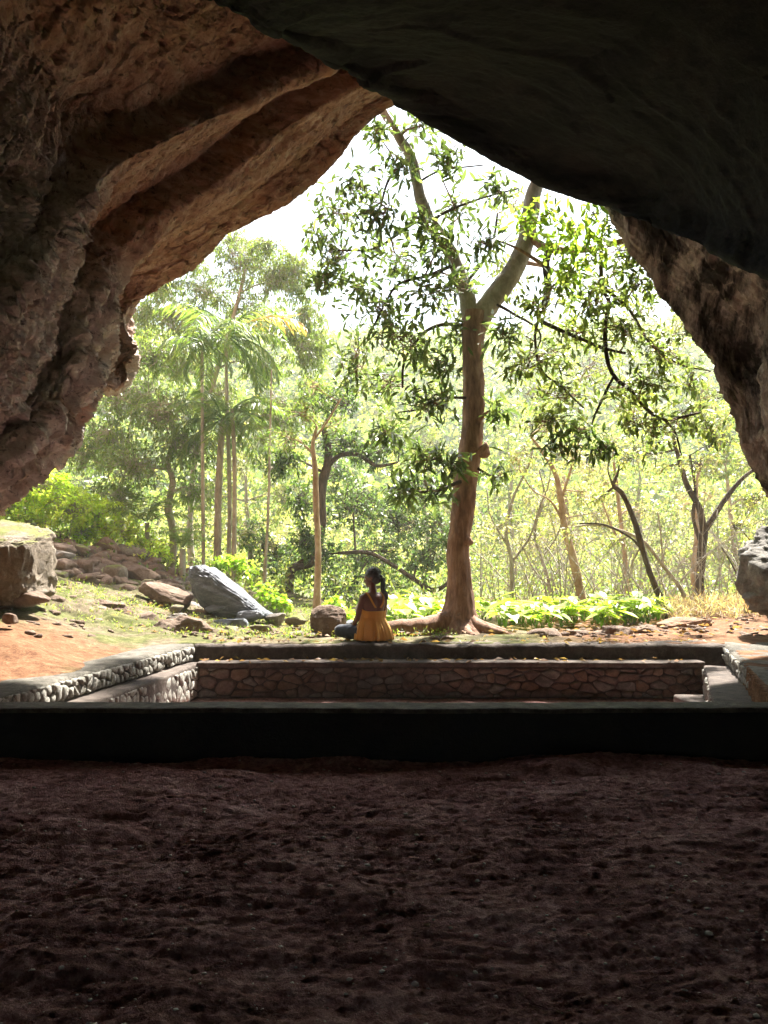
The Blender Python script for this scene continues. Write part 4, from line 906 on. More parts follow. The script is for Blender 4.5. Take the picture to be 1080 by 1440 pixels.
def scatter(name, label, n, fx, fh, L, Wd, pal, seed, mat='leaf', up=.3, clump=6, sp=.12):
    rs = np.random.default_rng(seed); P = fx(rs, n); z = ground_z(P[:, 0], P[:, 1]); h = fh(rs, P)
    k = clump; C = np.repeat(np.concatenate([P, (z + h)[:, None]], 1), k, 0); C += rs.normal(0, sp, C.shape); C[:, 2] = np.maximum(C[:, 2], np.repeat(z, k) + .01)
    D = unit(rs.normal(0, 1, C.shape) + np.array([0, 0, up])); m_ = len(C)
    V, F, q = leaf_geo(C, D, L * rs.uniform(.6, 1.3, m_), Wd * rs.uniform(.7, 1.3, m_), rs)
    c = palette(m_, pal, rs) * np.repeat(rs.uniform(.65, 1.25, (n, 1)), k, 0)
    return tag(mesh_np(name, V, F, M[mat], None, False, np.repeat(c, q, 0)), label, None, None, 'stuff')
def wedge(d0, d1, p0, p1):
    def f(rs, n):
        D = d0 + (d1 - d0) * rs.random(n) ** .8; px = rs.uniform(p0, p1, n); return np.stack([(px - 540) / F_PX * D, D], 1)
    return f
scatter('undergrowth', 'leafy undergrowth on the valley floor', 5200, wedge(13.5, 34, -60, 1160), lambda rs, P: rs.random(len(P)) ** 1.7 * (.35 + .055 * (P[:, 1] - 13) * 1.6), .13, .045, G_LIGHT + G_YEL + G_MID, 3, clump=9, sp=.16)
scatter('undergrowth', 'pale scrubby thicket farther up the valley', 4200, wedge(26, 44, -100, 1180), lambda rs, P: rs.random(len(P)) * (2.2 + 2.2 * fbm(np.stack([P[:, 0] * .2, P[:, 1] * .2, 0 * P[:, 0]], 1), 2, 3)), .26, .1, G_LIGHT + G_YEL + G_DRY, 4, clump=12, sp=.35)
scatter('grass', 'dry reddish grass and litter at the back of the red bank', 900, wedge(11.6, 14, 930, 1120), lambda rs, P: rs.random(len(P)) * .25, .16, .012, G_DRY + [(.3, .16, .1)], 5, 'grass', 1.2, 6, .05)
scatter('grass', 'short green grass and tiny weeds among the rocks', 2600, wedge(8.9, 14, 60, 640), lambda rs, P: rs.random(len(P)) * .02, .045, .012, G_LIGHT + G_LIME[:1] + G_YEL, 6, 'grass', 1.5, 5, .03)
# far wooded slope: crowns reading as one mass
rs = np.random.default_rng(11); n = 3400
D = 40 + 80 * rs.random(n) ** 1.2; px = rs.uniform(-120, 1200, n); X = (px - 540) / F_PX * D; Z = ground_z(X, D)
r = rs.uniform(.8, 2.2, n); k = 34
C = np.repeat(np.stack([X, D, Z + r * 1.1], 1), k, 0); v = unit(rs.normal(0, 1, C.shape)); v[:, 2] = np.abs(v[:, 2]) * 1.1 - .25
C = C + v * np.repeat(r, k)[:, None] * rs.uniform(.7, 1.05, (n * k, 1))
V, F, q = leaf_geo(C, unit(rs.normal(0, 1, C.shape)), rs.uniform(.4, .9, n * k), rs.uniform(.25, .5, n * k), rs)
c = palette(n * k, G_LIGHT + G_MID[1:] + G_YEL, rs) * np.repeat(rs.uniform(.6, 1.25, (n, 1)), k, 0)
tag(mesh_np('far_woodland', V, F, M['leaf'], None, False, np.repeat(c, q, 0)), 'hazy woodland covering the far valley side', None, None, 'stuff')

# ------------------------------------------------------------------ rocks
def ico(sub):
    bm = bmesh.new(); bmesh.ops.create_icosphere(bm, subdivisions=sub, radius=1)
    V = np.array([v.co[:] for v in bm.verts]); F = np.array([[v.index for v in f.verts] for f in bm.faces]); bm.free(); return V, F
ICO = {k: ico(k) for k in (1, 2, 3, 4, 5, 6)}
def rock_geo(sub, size, seed, planes=12, cut=.58, rough=.06, strata=0, top=None, boxy=.62):
    V, F = ICO[sub]; V = np.sign(V) * np.abs(V) ** boxy; V /= np.abs(V).max(); rs = np.random.default_rng(seed)
    for i in range(planes):           # flat broken faces
        n = unit(rs.normal(0, 1, 3)); c = rs.uniform(cut, cut + .25)
        if top is not None and i == 0: n = unit(np.array(top, float)); c = cut * .8
        d = V @ n; V = V - np.maximum(0, d - c)[:, None] * n * .93
    Pn = V * np.array(size) / max(size)
    d = rough * 1.6 * fbm(Pn * 1.6 + seed, 3, seed) + rough * 1.3 * fbm(Pn * 5 + seed, 5, seed + 3, .65, True) 
    if strata: d = d + strata * fbm(Pn * np.array([1.5, 1.5, 9]) + seed, 3, seed + 7)
    V = V * (1 + d[:, None])
    lo, hi = V.min(0), V.max(0); V = (V - (lo + hi) / 2) / (hi - lo) * 2
    return V * np.array(size) / 2, F
def rock(label, x0, x1, y0, y1, D, mat='brown_rock', seed=1, sub=4, dr=.8, yaw=0, tilt=0, sink=.13, name='rock', **k):
    c = W((x0 + x1) / 2, y1, D); wx = (x1 - x0) * pxm(D); wz = (y1 - y0) * pxm(D) * (1 + sink)
    V, F = rock_geo(sub, (wx, wx * dr if wx * dr < 2.5 else 2.5, wz), seed, **k)
    ca, sa = math.cos(tilt), math.sin(tilt); V = np.stack([V[:, 0] * ca - V[:, 2] * sa, V[:, 1], V[:, 0] * sa + V[:, 2] * ca], 1)
    ca, sa = math.cos(yaw), math.sin(yaw); V = np.stack([V[:, 0] * ca - V[:, 1] * sa, V[:, 0] * sa + V[:, 1] * ca, V[:, 2]], 1)
    V[:, 2] += wz / 2 - (y1 - y0) * pxm(D) * sink
    o = mesh_np(name, V, F, M[mat], None, False if sub < 4 else True)
    g = gz(c[0], c[1]); z = min(c[2], g + .13) if D < 30 else c[2]
    o.location = (c[0], c[1], z)
    return tag(o, label, 'rock')
# name / label, pixel box, distance, material
rock('big flat-topped boulder at the foot of the cave wall, with a cracked striated side', -95, 64, 727, 840, 8.6, 'mossy', 3, 6, .9, strata=.06, top=(.15, -.25, 1), planes=5, cut=.78, rough=.07, boxy=.5)
rock('long low slab under the big flat-topped boulder', 14, 68, 824, 843, 8.3, 'brown_rock', 4, 4, .6, rough=.09)
o = rock('wet blue-grey boulder with a steep dark face and long shining slope', 268, 388, 786, 868, 11.6, 'slate', 8, 6, .75, planes=6, cut=.74, rough=.08, boxy=.45)
# shape it: steep dark face on its near-left side, a long ramp falling away on the other
V = np.zeros(len(o.data.vertices) * 3, dtype=np.float32); o.data.vertices.foreach_get('co', V); V = V.reshape(-1, 3)
hw = np.abs(V[:, 0]).max(); zt = V[:, 2].max(); u_ = V[:, 0] / hw
V[:, 2] *= np.interp(u_, [-1, -.9, -.72, -.5, -.1, .4, .8, 1], [.86, 1.0, .96, .86, .60, .34, .12, .02])
V[:, 2] += .03 * fbm(V * np.array([1.2, 5, 4.]), 4, 5, .6) ; V[:, 0] += .05 * fbm(V * 2.3, 3, 9)
o.data.vertices.foreach_set('co', V.astype(np.float32).ravel()); o.data.update()
ROCKS = [
 ('round brown boulder next to the seated person', 436, 487, 851, 894, 9.5, 'brown_rock', 11, 5, .8, dict(planes=6, cut=.75, rough=.05)),
 ('rounded mossy rock on the slope, against the dark square block', 146, 178, 794, 821, 12.6, 'mossy', 12, 4, .9, dict(planes=4, cut=.8)),
 ('dark square block with a mossy edge on the slope', 170, 224, 792, 823, 13.0, 'brown_rock', 13, 5, .8, dict(cut=.6)),
 ('long brown slab leaning down toward the wet grey boulder', 192, 272, 822, 850, 11.6, 'brown_rock', 14, 5, .5, dict(tilt=-.2, strata=.05)),
 ('small mossy stone under the dark square block', 196, 222, 813, 826, 12.2, 'mossy', 15, 3, .8, {}),
 ('dark jagged outcrop in the middle of the mossy slope', 126, 198, 842, 876, 10.2, 'brown_rock', 16, 5, .7, dict(rough=.14, strata=.06)),
 ('rounded grey-brown cobble leaning on the jagged outcrop', 131, 152, 853, 874, 9.9, 'boulder', 17, 4, .9, dict(planes=3)),
 ('flat dark stone left of the rounded cobble', 95, 131, 863, 880, 9.7, 'brown_rock', 18, 4, .7, dict(tilt=.12)),
 ('low brown stone at the front edge of the dark jagged outcrop', 156, 176, 868, 880, 9.6, 'brown_rock', 19, 3, .8, {}),
 ('lone small dark stone on the red and mossy ground', 161, 179, 886, 898, 9.1, 'brown_rock', 20, 3, .8, {}),
 ('long wedge-shaped brown slab pointing at the wall corner', 216, 300, 866, 906, 9.5, 'brown_rock', 21, 5, .5, dict(tilt=-.3, strata=.05, rough=.08)),
 ('brown stone butted against the upper end of the wedge-shaped slab', 190, 226, 860, 884, 9.9, 'brown_rock', 22, 4, .8, {}),
 ('squat stone on top of the wedge-shaped slab', 232, 264, 862, 880, 10.1, 'boulder', 23, 4, .8, {}),
 ('small pale stone behind the squat stone', 238, 258, 850, 861, 10.8, 'mossy', 24, 3, .8, {}),
 ('topmost slab of the stepped stack behind the big boulder', 64, 106, 760, 774, 13.0, 'brown_rock', 25, 4, .8, dict(strata=.06)),
 ('second slab down in the stepped stack behind the big boulder', 62, 106, 774, 787, 12.6, 'boulder', 26, 4, .8, dict(strata=.06)),
 ('thick slab of the stepped stack, third from its top', 64, 108, 785, 804, 12.2, 'brown_rock', 27, 4, .8, dict(strata=.05)),
 ('lowest slab of the stepped stack, half in the moss', 62, 96, 802, 815, 11.8, 'mossy', 28, 4, .8, {}),
 ('dark rounded rock beside the stepped stack', 106, 132, 786, 806, 12.4, 'brown_rock', 29, 4, .8, {}),
 ('pale flat stone above the dark rounded rock', 104, 128, 765, 780, 13.6, 'mossy', 30, 4, .8, {}),
 ('leaning brown slab high in the rubble heap under the lime shrub', 128, 176, 756, 786, 14.6, 'brown_rock', 31, 4, .5, dict(tilt=-.45, strata=.07)),
 ('long tilted slab running down the rubble heap', 160, 212, 766, 790, 14.8, 'boulder', 32, 4, .5, dict(tilt=-.4, strata=.07)),
 ('brown block at the foot of the rubble heap', 118, 150, 782, 800, 13.6, 'brown_rock', 33, 4, .8, {}),
 ('tan stone between the rubble heap and the mossy rounded rock', 132, 160, 800, 812, 12.8, 'mossy', 34, 3, .8, {}),
 ('small stone at the lower end of the rubble heap', 204, 226, 783, 796, 14.6, 'brown_rock', 35, 3, .8, {}),
 ('grey-brown rock behind the wet grey boulder', 266, 306, 775, 798, 13.4, 'brown_rock', 36, 4, .8, {}),
 ('flat wet stone at the lower tip of the wet grey boulder', 334, 372, 858, 872, 11.0, 'slate', 37, 4, .8, {}),
 ('long flat grey stone across the mossy path', 298, 352, 870, 884, 10.4, 'slate', 38, 4, .7, {}),
 ('dark rounded stone at the end of the wet stones', 372, 402, 862, 878, 11.2, 'boulder', 39, 4, .8, {}),
 ('low mossy stone before the round brown boulder', 400, 432, 864, 878, 11.0, 'mossy', 40, 4, .8, {}),
 ('small dark stone in the moss between the path and the boulder', 402, 426, 888, 899, 9.5, 'mossy', 41, 3, .9, {}),
 ('pebble-sized pale stone touching the round brown boulder', 430, 446, 890, 897, 9.3, 'boulder', 42, 3, .9, {}),
 ('small grey stone just behind the seated person\'s knees', 486, 500, 872, 880, 10.4, 'slate', 43, 3, .9, {}),
 ('flat pale stone below the wet grey boulder', 290, 318, 848, 860, 11.2, 'slate', 44, 3, .9, {}),
 ('small dark stone below the wet grey boulder\'s dark face', 270, 292, 856, 868, 11.2, 'brown_rock', 45, 3, .9, {}),
 ('brown stone half sunk in the path below the wet stones', 312, 336, 880, 892, 9.8, 'mossy', 46, 3, .9, {}),
 ('two-toned flat stone on the path nearest the corner of the wall', 352, 384, 878, 888, 10.0, 'mossy', 47, 3, .9, {}),
 ('square-cut dark block at the edge of the lime plants', 741, 796, 884, 901, 9.6, 'brown_rock', 50, 4, .5, dict(planes=6, cut=.58)),
 ('low flat rock second along from the square-cut block', 790, 834, 886, 900, 9.9, 'brown_rock', 51, 4, .6, {}),
 ('dark pointed rock in front of the tallest lime plants', 846, 892, 880, 900, 10.0, 'brown_rock', 52, 4, .6, dict(rough=.1)),
 ('small dark rock between the flat rock and the pointed rock', 826, 852, 886, 899, 10.1, 'brown_rock', 53, 4, .7, {}),
 ('jagged rock where the lime plants meet the red bank', 890, 930, 878, 897, 10.2, 'brown_rock', 54, 4, .7, dict(rough=.12)),
 ('layered red ledge of the bank nearest the lime plants', 925, 1000, 868, 890, 11.0, 'redledge', 55, 5, .6, dict(strata=.12, planes=5)),
 ('layered red ledge running on toward the side rock', 985, 1078, 870, 888, 11.6, 'redledge', 56, 5, .6, dict(strata=.12, planes=5)),
 ('broad low red ledge at the frame edge of the bank', 1040, 1150, 862, 882, 12.2, 'redledge', 57, 5, .6, dict(strata=.12, planes=5)),
 ('loose brown stone on the earth near the forked trunk', 620, 640, 894, 901, 9.1, 'brown_rock', 58, 3, .9, {}),
 ('small clod of earth and stone beside the loose brown stone', 604, 618, 894, 900, 9.15, 'brown_rock', 59, 3, .9, {}),
 ('tiny dark stone at the edge of the red earth, by the cave wall', 2, 24, 862, 876, 7.6, 'brown_rock', 60, 3, .9, {}),
 ('brown stone beside the low slab under the big boulder', 66, 90, 836, 848, 9.6, 'brown_rock', 61, 3, .9, {}),
]
M['redledge'] = rock_mat('layered_red_earth', [(.3, (.12, .06, .04)), (.5, (.28, .16, .10)), (.7, (.42, .28, .19))], ((0, 0, 0), (1, 1, 4)), 2, .6)
for (lab, x0, x1, y0, y1, D, mt, sd2, sub_, dr, kw) in ROCKS:
    rock(lab, x0, x1, y0, y1, D, mt, sd2, sub_, dr, **kw)
# the rock that hangs down beside the mouth, right of the bank
o = rock('dark weathered rock jutting in from the side of the mouth above the red bank', 1056, 1290, 728, 866, 9.0, 'boulder_dark', 70, 6, .8, planes=5, cut=.75, rough=.1, strata=.05, name='rock_outcrop')
o.location.z = W(1170, 866, 9.0)[2]
# small stones and scree
ROCKV = [rock_geo(2, (2, 2, 2), 200 + i, 8, .5, .1, 0, None, .55)[0] for i in range(12)]
def pebbles(name, label, n, f, sz, mat, seed):
    rs = np.random.default_rng(seed); P = f(rs, n); V0, F0 = ICO[2]; mb = MB()
    P = P[(P[:, 1] > 8.95) | (P[:, 0] < -3.1) ]; n = len(P)
    z = ground_z(P[:, 0], P[:, 1])
    for i in range(n):
        s_ = sz * rs.uniform(.4, 1.6) * np.array([1, rs.uniform(.6, 1), rs.uniform(.4, .8)])
        a = rs.uniform(0, 6.28); V = ROCKV[i % 12] * s_
        V = np.stack([V[:, 0] * math.cos(a) - V[:, 1] * math.sin(a), V[:, 0] * math.sin(a) + V[:, 1] * math.cos(a), V[:, 2]], 1)
        mb.add(V + np.array([P[i, 0], P[i, 1], z[i] + s_[2] * .2]), F0)
    return tag(mb.build(name, mat, None, False), label, None, None, 'stuff')
def box(x0, x1, y0, y1):
    return lambda rs, n: np.stack([rs.uniform(x0, x1, n), rs.uniform(y0, y1, n)], 1)
def pbox(px0, px1, d0, d1):
    def f(rs, n): D = rs.uniform(d0, d1, n); return np.stack([(rs.uniform(px0, px1, n) - 540) / F_PX * D, D], 1)
    return f
pebbles('scree', 'pale scree above the wet grey boulder', 260, pbox(215, 285, 12.2, 15.5), .085, M['boulder'], 3)
pebbles('rubble', 'broken brown stones spread over the rubble heap', 300, pbox(60, 260, 12.0, 16), .13, M['brown_rock'], 4)
pebbles('gravel', 'small stones scattered over moss and red earth', 600, pbox(-40, 520, 7.5, 13), .038, M['brown_rock'], 5)
pebbles('gravel', 'small stones and clods along the red bank', 160, pbox(740, 1100, 9.2, 12), .04, M['brown_rock'], 6)

# heart-leaved lime ground plants
def plant_proto(seed):
    rs = np.random.default_rng(seed); t = bpy.data.objects.new('taro_plant', None); COL.objects.link(t)
    st = MB()
    for i in range(rs.integers(4, 7)):
        az = rs.uniform(0, 6.28); h = rs.uniform(.16, .42); rr = rs.uniform(.05, .2)
        tip = np.array([math.cos(az) * rr, math.sin(az) * rr, h])
        V, F = tube(smooth_path(np.array([[0, 0, -.02], tip * np.array([.4, .4, .6]), tip]), 6), np.linspace(.007, .004, 6), 4, False)
        mesh_np('stem', V, F, M['leaf'], t, True, np.tile([.14, .24, .05], (len(V), 1)))
        L = rs.uniform(.13, .22); d = unit(np.array([math.cos(az), math.sin(az), rs.uniform(-.5, .1)])); s_ = unit(np.cross(d, [0, 0, 1.])); u = np.cross(s_, d)
        a = np.linspace(0, 2 * math.pi, 15)[:-1]
        r = .5 * (1 - .35 * np.cos(a)) * np.where(np.abs(a - math.pi) < .25, .9, 1)
        # heart outline: lobes behind the stalk, point ahead
        ox = np.cos(a) * .55 + .2 + .25 * (np.cos(a) > .95); oy = np.sin(a) * (.42 + .1 * np.cos(a + math.pi)); ox = np.where(np.abs(a - math.pi) < .15, -.12, ox)
        rim = tip + L * (ox[:, None] * d + oy[:, None] * s_ + (.10 * np.abs(oy) - .12 * ox ** 2)[:, None] * u)
        V = np.concatenate([rim, [tip + L * .1 * d - .01 * u]]); k = len(a)
        F = [(j, (j + 1) % k, k, k) for j in range(k)]
        mesh_np('leaf', V, F, M['leaf'], t, True, np.tile(palette(1, [(.26, .38, .045), (.34, .46, .06), (.20, .30, .04)], rs), (k + 1, 1)))
    return t
protos = [plant_proto(i + 5) for i in range(5)]
rs = np.random.default_rng(21); first = set()
for i in range(110):
    D = rs.uniform(10.7, 13.6); px = rs.uniform(655, 935) if i % 4 else rs.uniform(545, 660)
    x = (px - 540) / F_PX * D
    pr = protos[i % 5]
    if i < 5: o = pr
    else:
        o = pr.copy(); COL.objects.link(o)
        for ch in pr.children:
            c = ch.copy(); COL.objects.link(c); c.parent = o
    o.location = (x, D, gz(x, D)); o.rotation_euler = (0, 0, rs.uniform(0, 6.28)); s_ = rs.uniform(.8, 1.25); o.scale = (s_, s_, s_)
    tag(o, 'lime-green heart-leaved ground plant in the bright bed around and beyond the forked trunk', 'plant', 'lime ground plants beyond the forked trunk')

# soft clods and pale grit on the cave floor
mb = MB(); rs = np.random.default_rng(2); V0, F0 = ICO[2]
bpy.context.view_layer.update()
me = cf.data; fv = np.zeros(len(me.vertices) * 3, dtype=np.float32); me.vertices.foreach_get('co', fv); fv = fv.reshape(460, 410, 3)
def fz(x, y):
    i = np.clip(np.searchsorted(fv[:, 0, 0], x), 0, 459); j = np.clip(np.searchsorted(fv[0, :, 1], y), 0, 409); return fv[i, j, 2]
M['shell'] = simple('pale_grit', (.75, .70, .62), .7)
def floor_bits(name, label, n, smin, smax, mat, seed, flat=.5):
    rs = np.random.default_rng(seed); mb = MB(); V0, F0 = ICO[1]
    for i in range(n):
        y = 1.4 + 3.25 * rs.random() ** 1.3; x = rs.uniform(-.62, .62) * y; s_ = rs.uniform(smin, smax) * (.35 + rs.random() ** 3) * np.array([1, rs.uniform(.6, 1), flat])
        V = V0 * (1 + .4 * vnoise(V0 * 1.5 + i * 2.7, 3))[:, None] * s_
        mb.add(V + np.array([x, y, fz(x, y) + s_[2] * .3]), F0)
    return tag(mb.build(name, mat, None, False), label, None, None, 'stuff')
floor_bits('grit', 'pale grit and shell specks on the dark cave floor', 2800, .002, .0105, M['shell'], 3)
floor_bits('clods', 'crumbs and clods of earth on the cave floor', 500, .005, .018, M['soil'], 4, .45)

# ------------------------------------------------------------------ the seated person
def capsule(a, b, ra, rb, nseg=16, nr=7):
    """tapered capsule, closed, quads"""
    a = np.array(a, float); b = np.array(b, float); t = unit(b - a); L = np.linalg.norm(b - a)
    th = np.linspace(0, math.pi / 2, nr)
    s = np.concatenate([-np.cos(th) * ra, L + np.sin(th) * rb]); r = np.concatenate([np.sin(th) * ra, np.cos(th) * rb]); r = np.maximum(r, 1e-4)
    return tube(a + t * s[:, None], r, nseg, True)
def ellipsoid(c, r, rot=None, sub=4):
    V, F = ICO[sub]; V = V * np.array(r)
    if rot is not None: V = V @ np.array(rot).T
    return V + np.array(c), F
def remeshed(mb, name, mat, parent, voxel=.007, smooth_n=4, pose=None):
    o = mb.build(name, mat, None)
    md = o.modifiers.new('r', 'REMESH'); md.mode = 'VOXEL'; md.voxel_size = voxel
    ms = o.modifiers.new('s', 'SMOOTH'); ms.iterations = smooth_n; ms.factor = .5
    dg = bpy.context.evaluated_depsgraph_get(); me = bpy.data.meshes.new_from_object(o.evaluated_get(dg))
    old = o.data; o.modifiers.clear(); o.data = me; bpy.data.meshes.remove(old)
    me.materials.clear(); me.materials.append(mat)
    me.polygons.foreach_set('use_smooth', np.ones(len(me.polygons), dtype=bool))
    o.parent = parent; return o
SKIN = simple('brown_skin', (.16, .075, .05), .42, .5, 60)
HAIR = simple('black_hair', (.018, .014, .013), .38, .6, 120)
CLOTH = simple('ochre_cotton', (.66, .33, .07), .85, .15, 160, .2)
NAVY = simple('dark_navy_cloth', (.025, .03, .045), .8, .2, 120, .2)
SW = simple('white_cloth', (.7, .68, .62), .85, .15, 120)
pt = thing('person', 'person in an ochre strappy top and dark trousers sitting on the wall edge, back turned', 'person')
# local frame: x ahead, y her left, z up
body = MB()
for a, b_, ra, rb in (((0, .055, .13), (0, -.055, .13), .125, .125), ((0, 0, .13), (.01, 0, .28), .122, .105), ((.01, .025, .30), (.0, .045, .44), .098, .105), ((.01, -.025, .30), (.0, -.045, .44), .098, .105),
                      ((.0, .06, .47), (.0, -.06, .47), .088, .088), ((.0, .12, .515), (.0, -.12, .515), .045, .045), ((.0, .06, .52), (.0, -.06, .52), .05, .05),
                      ((.0, 0, .52), (.018, 0, .63), .05, .043), ((.02, 0, .60), (.03, 0, .66), .042, .045),
                      # arms
                      ((0, .15, .50), (.03, .175, .385), .046, .038), ((.03, .175, .385), (.065, .19, .27), .040, .031), ((.065, .19, .27), (.17, .175, .19), .034, .026), ((.17, .175, .19), (.265, .155, .145), .028, .019),
                      ((0, -.15, .50), (.03, -.175, .385), .046, .038), ((.03, -.175, .385), (.065, -.19, .27), .040, .031), ((.065, -.19, .27), (.17, -.17, .19), .034, .026), ((.17, -.17, .19), (.265, -.14, .15), .028, .019),
                      # legs
                      ((.03, .08, .10), (.36, .24, .115), .092, .058), ((.36, .24, .115), (.16, -.08, .06), .055, .034), ((.03, -.08, .10), (.36, -.24, .115), .092, .058), ((.36, -.24, .115), (.22, .10, .05), .055, .034),
                      ((.16, -.08, .06), (.20, -.20, .035), .034, .026), ((.22, .10, .05), (.27, .21, .03), .034, .024)):
    body.add(*capsule(a, b_, ra, rb))
for sg, (hx, hy, hz) in ((1, (.29, .148, .135)), (-1, (.29, -.133, .14))):
    body.add(*ellipsoid((hx, hy, hz), (.042, .036, .017)))
    for k, (off, ln) in enumerate(((-.027, .058), (-.009, .068), (.009, .064), (.027, .05))):
        b0 = np.array([hx + .03, hy + off, hz + .002]); k1 = b0 + np.array([ln * .5, off * .15, -.006]); k2 = k1 + np.array([ln * .42, off * .1, -.024])
        body.add(*capsule(b0, k1, .0085, .0078, 10, 4)); body.add(*capsule(k1, k2, .0078, .0062, 10, 4))
    b0 = np.array([hx - .015, hy - sg * .03, hz]); k1 = b0 + np.array([.03, -sg * .022, -.004]); body.add(*capsule(b0, k1, .0105, .009, 10, 4)); body.add(*capsule(k1, k1 + np.array([.026, -sg * .004, -.01]), .009, .007, 10, 4))
for k in range(5):
    body.add(*capsule((.20, -.20 - .0, .035), (.205 + .012 * k, -.235 - .004 * k, .02), .012, .008, 8, 4))
# head: skull, jaw, face, turned to her left
hc = np.array([.04, 0, .735]); ht = R(44); Hm = np.array([[math.cos(ht), -math.sin(ht), 0], [math.sin(ht), math.cos(ht), 0], [0, 0, 1]])
tl = R(14); Hm = Hm @ np.array([[math.cos(tl), 0, math.sin(tl)], [0, 1, 0], [-math.sin(tl), 0, math.cos(tl)]])
def hp(x, y, z): return hc + Hm @ np.array([x, y, z])
body.add(*ellipsoid(hp(-.012, 0, .02), (.092, .073, .082), Hm)); body.add(*ellipsoid(hp(.035, 0, -.035), (.05, .052, .062), Hm))
body.add(*ellipsoid(hp(.055, 0, -.075), (.03, .032, .022), Hm)); body.add(*ellipsoid(hp(.06, 0, .03), (.026, .05, .022), Hm))
body.add(*capsule(hp(.078, 0, .018), hp(.097, 0, -.018), .008, .012, 10, 5)); body.add(*ellipsoid(hp(.088, 0, -.024), (.010, .017, .009), Hm))
for sg in (-1, 1):
    body.add(*ellipsoid(hp(.052, sg * .036, -.018), (.024, .02, .02), Hm)); body.add(*ellipsoid(hp(-.012, sg * .073, -.006), (.016, .007, .028), Hm))
body.add(*ellipsoid(hp(.081, 0, -.047), (.010, .02, .006), Hm)); body.add(*ellipsoid(hp(.079, 0, -.057), (.010, .018, .006), Hm))
bo = remeshed(body, 'body', SKIN, pt, .0078, 2)
for sg in (-1, 1):
    mesh_np('eye', *ellipsoid(hp(.069, sg * .029, .004), (.010, .012, .009), Hm, 3), SW, pt)
    mesh_np('eyebrow', *tube(np.array([hp(.083, sg * .012, .024), hp(.08, sg * .03, .029), hp(.066, sg * .046, .022)]), [.003, .0035, .002], 6), HAIR, pt)
# hair: cap with a gathered nape, and a long tail hanging down her back
hair = MB(); hair.add(*ellipsoid(hp(-.024, 0, .036), (.096, .084, .084), Hm)); hair.add(*ellipsoid(hp(-.05, 0, -.02), (.066, .074, .07), Hm)); hair.add(*ellipsoid(hp(-.105, 0, -.02), (.036, .03, .03), Hm))
V = hair
o = remeshed(V, 'hair', HAIR, pt, .008, 2)
tail = MB(); rs = np.random.default_rng(5)
for k in range(34):
    a = rs.uniform(0, 6.28); q = rs.random() ** .5; o1 = np.array([math.cos(a) * q, math.sin(a) * q, 0])
    pts_ = [hp(-.09, 0, -.01) + o1 * .016, hp(-.125, -.02, -.045) + o1 * .024, np.array([-.105, -.07, .60]) + o1 * .03, np.array([-.12, -.10, .54]) + o1 * .028, np.array([-.125, -.115, .475 + .05 * rs.random()]) + o1 * .014]
    tail.tube(smooth_path(np.array(pts_), 16), np.interp(np.linspace(0, 1, 16), [0, .3, .8, 1], [.006, .0085, .006, .0015]), 6)
tail.build('ponytail', HAIR, pt)
fz_ = MB()
for k in range(260):
    v = unit(rs.normal(0, 1, 3)); v[2] = abs(v[2]); v[0] -= .35; v = unit(v); a0 = hp(*(np.array([-.026, 0, .034]) + v * np.array([.094, .083, .083])))
    t0 = unit(np.cross(v, [0, 1, .2]) + rs.normal(0, .5, 3)); fz_.tube(np.array([a0, a0 + (Hm @ (t0 * .014 + v * .006)), a0 + (Hm @ (t0 * .03 + v * rs.uniform(.002, .012)))]), [.0018, .0014, .0006], 3)
fz_.build('loose_hair', HAIR, pt)['kind'] = 'stuff'
# top: gathered, flared ochre cotton, low at the back
def ring_cloth(levels, nth=150, pleat=.0, seed=0, tf=None):
    """levels: (z, cx, rx, ry, pleat amplitude)"""
    L = smooth_path(np.array([[l[1], 0, l[0], l[2], l[3], l[4]] for l in levels]), 44)
    th = np.linspace(0, 2 * math.pi, nth, endpoint=False); V = []
    ph = fbm(np.stack([np.cos(th) * 2, np.sin(th) * 2, 0 * th], 1), 2, seed) * 3
    for i, (cx, _, z, rx, ry, am) in enumerate(L):
        w_ = np.sin(th * 19 + ph * 1.6) * .6 + np.sin(th * 31 + ph * 3 + i * .02) * .4
        rr = 1 + am * w_ + .012 * fbm(np.stack([np.cos(th) * 3, np.sin(th) * 3, 0 * th + z * 14], 1), 3, seed + 2)
        zz = z + (tf(th, i / 43) if tf else 0)
        V.append(np.stack([cx + np.cos(th) * rx * rr, np.sin(th) * ry * rr, zz + 0 * th], 1))
    V = np.stack(V, 1).reshape(-1, 3); return V, grid_faces(nth, 44, True)
topf = lambda th, t: (1 - t) ** 3 * (.07 * np.cos(th) + .02 * np.cos(2 * th))
V, F = ring_cloth([(.405, .0, .116, .162, 0), (.37, .002, .120, .160, .006), (.33, .006, .122, .157, .014), (.29, .008, .124, .154, .012), (.245, .006, .137, .167, .03), (.16, -.005, .178, .206, .05), (.08, -.015, .200, .228, .07), (.025, -.022, .205, .232, .095)], 190, 0, 4, topf)
sh = mesh_np('top', V, F, CLOTH, pt); md = sh.modifiers.new('t', 'SOLIDIFY'); md.thickness = .003
V, F = tube(np.stack([0.008 + np.cos(np.linspace(0, 6.2832, 90)) * .127, np.sin(np.linspace(0, 6.2832, 90)) * .157, np.full(90, .288)], 1), np.full(90, .0035), 6, False); mesh_np('waist_seam', V, F, CLOTH, pt)
for sg in (-1, 1):
    P_ = smooth_path(np.array([[-.108, sg * .035, .395], [-.104, sg * .075, .455], [-.062, sg * .100, .53], [.0, sg * .105, .566], [.055, sg * .098, .53], [.098, sg * .085, .455]]), 30)
    st = MB()
    for q in (-.009, -.003, .003, .009): st.tube(P_ + np.array([0, q, 0]), np.full(30, .0048), 6)
    st.build('strap', CLOTH, pt)
tr_ = MB()
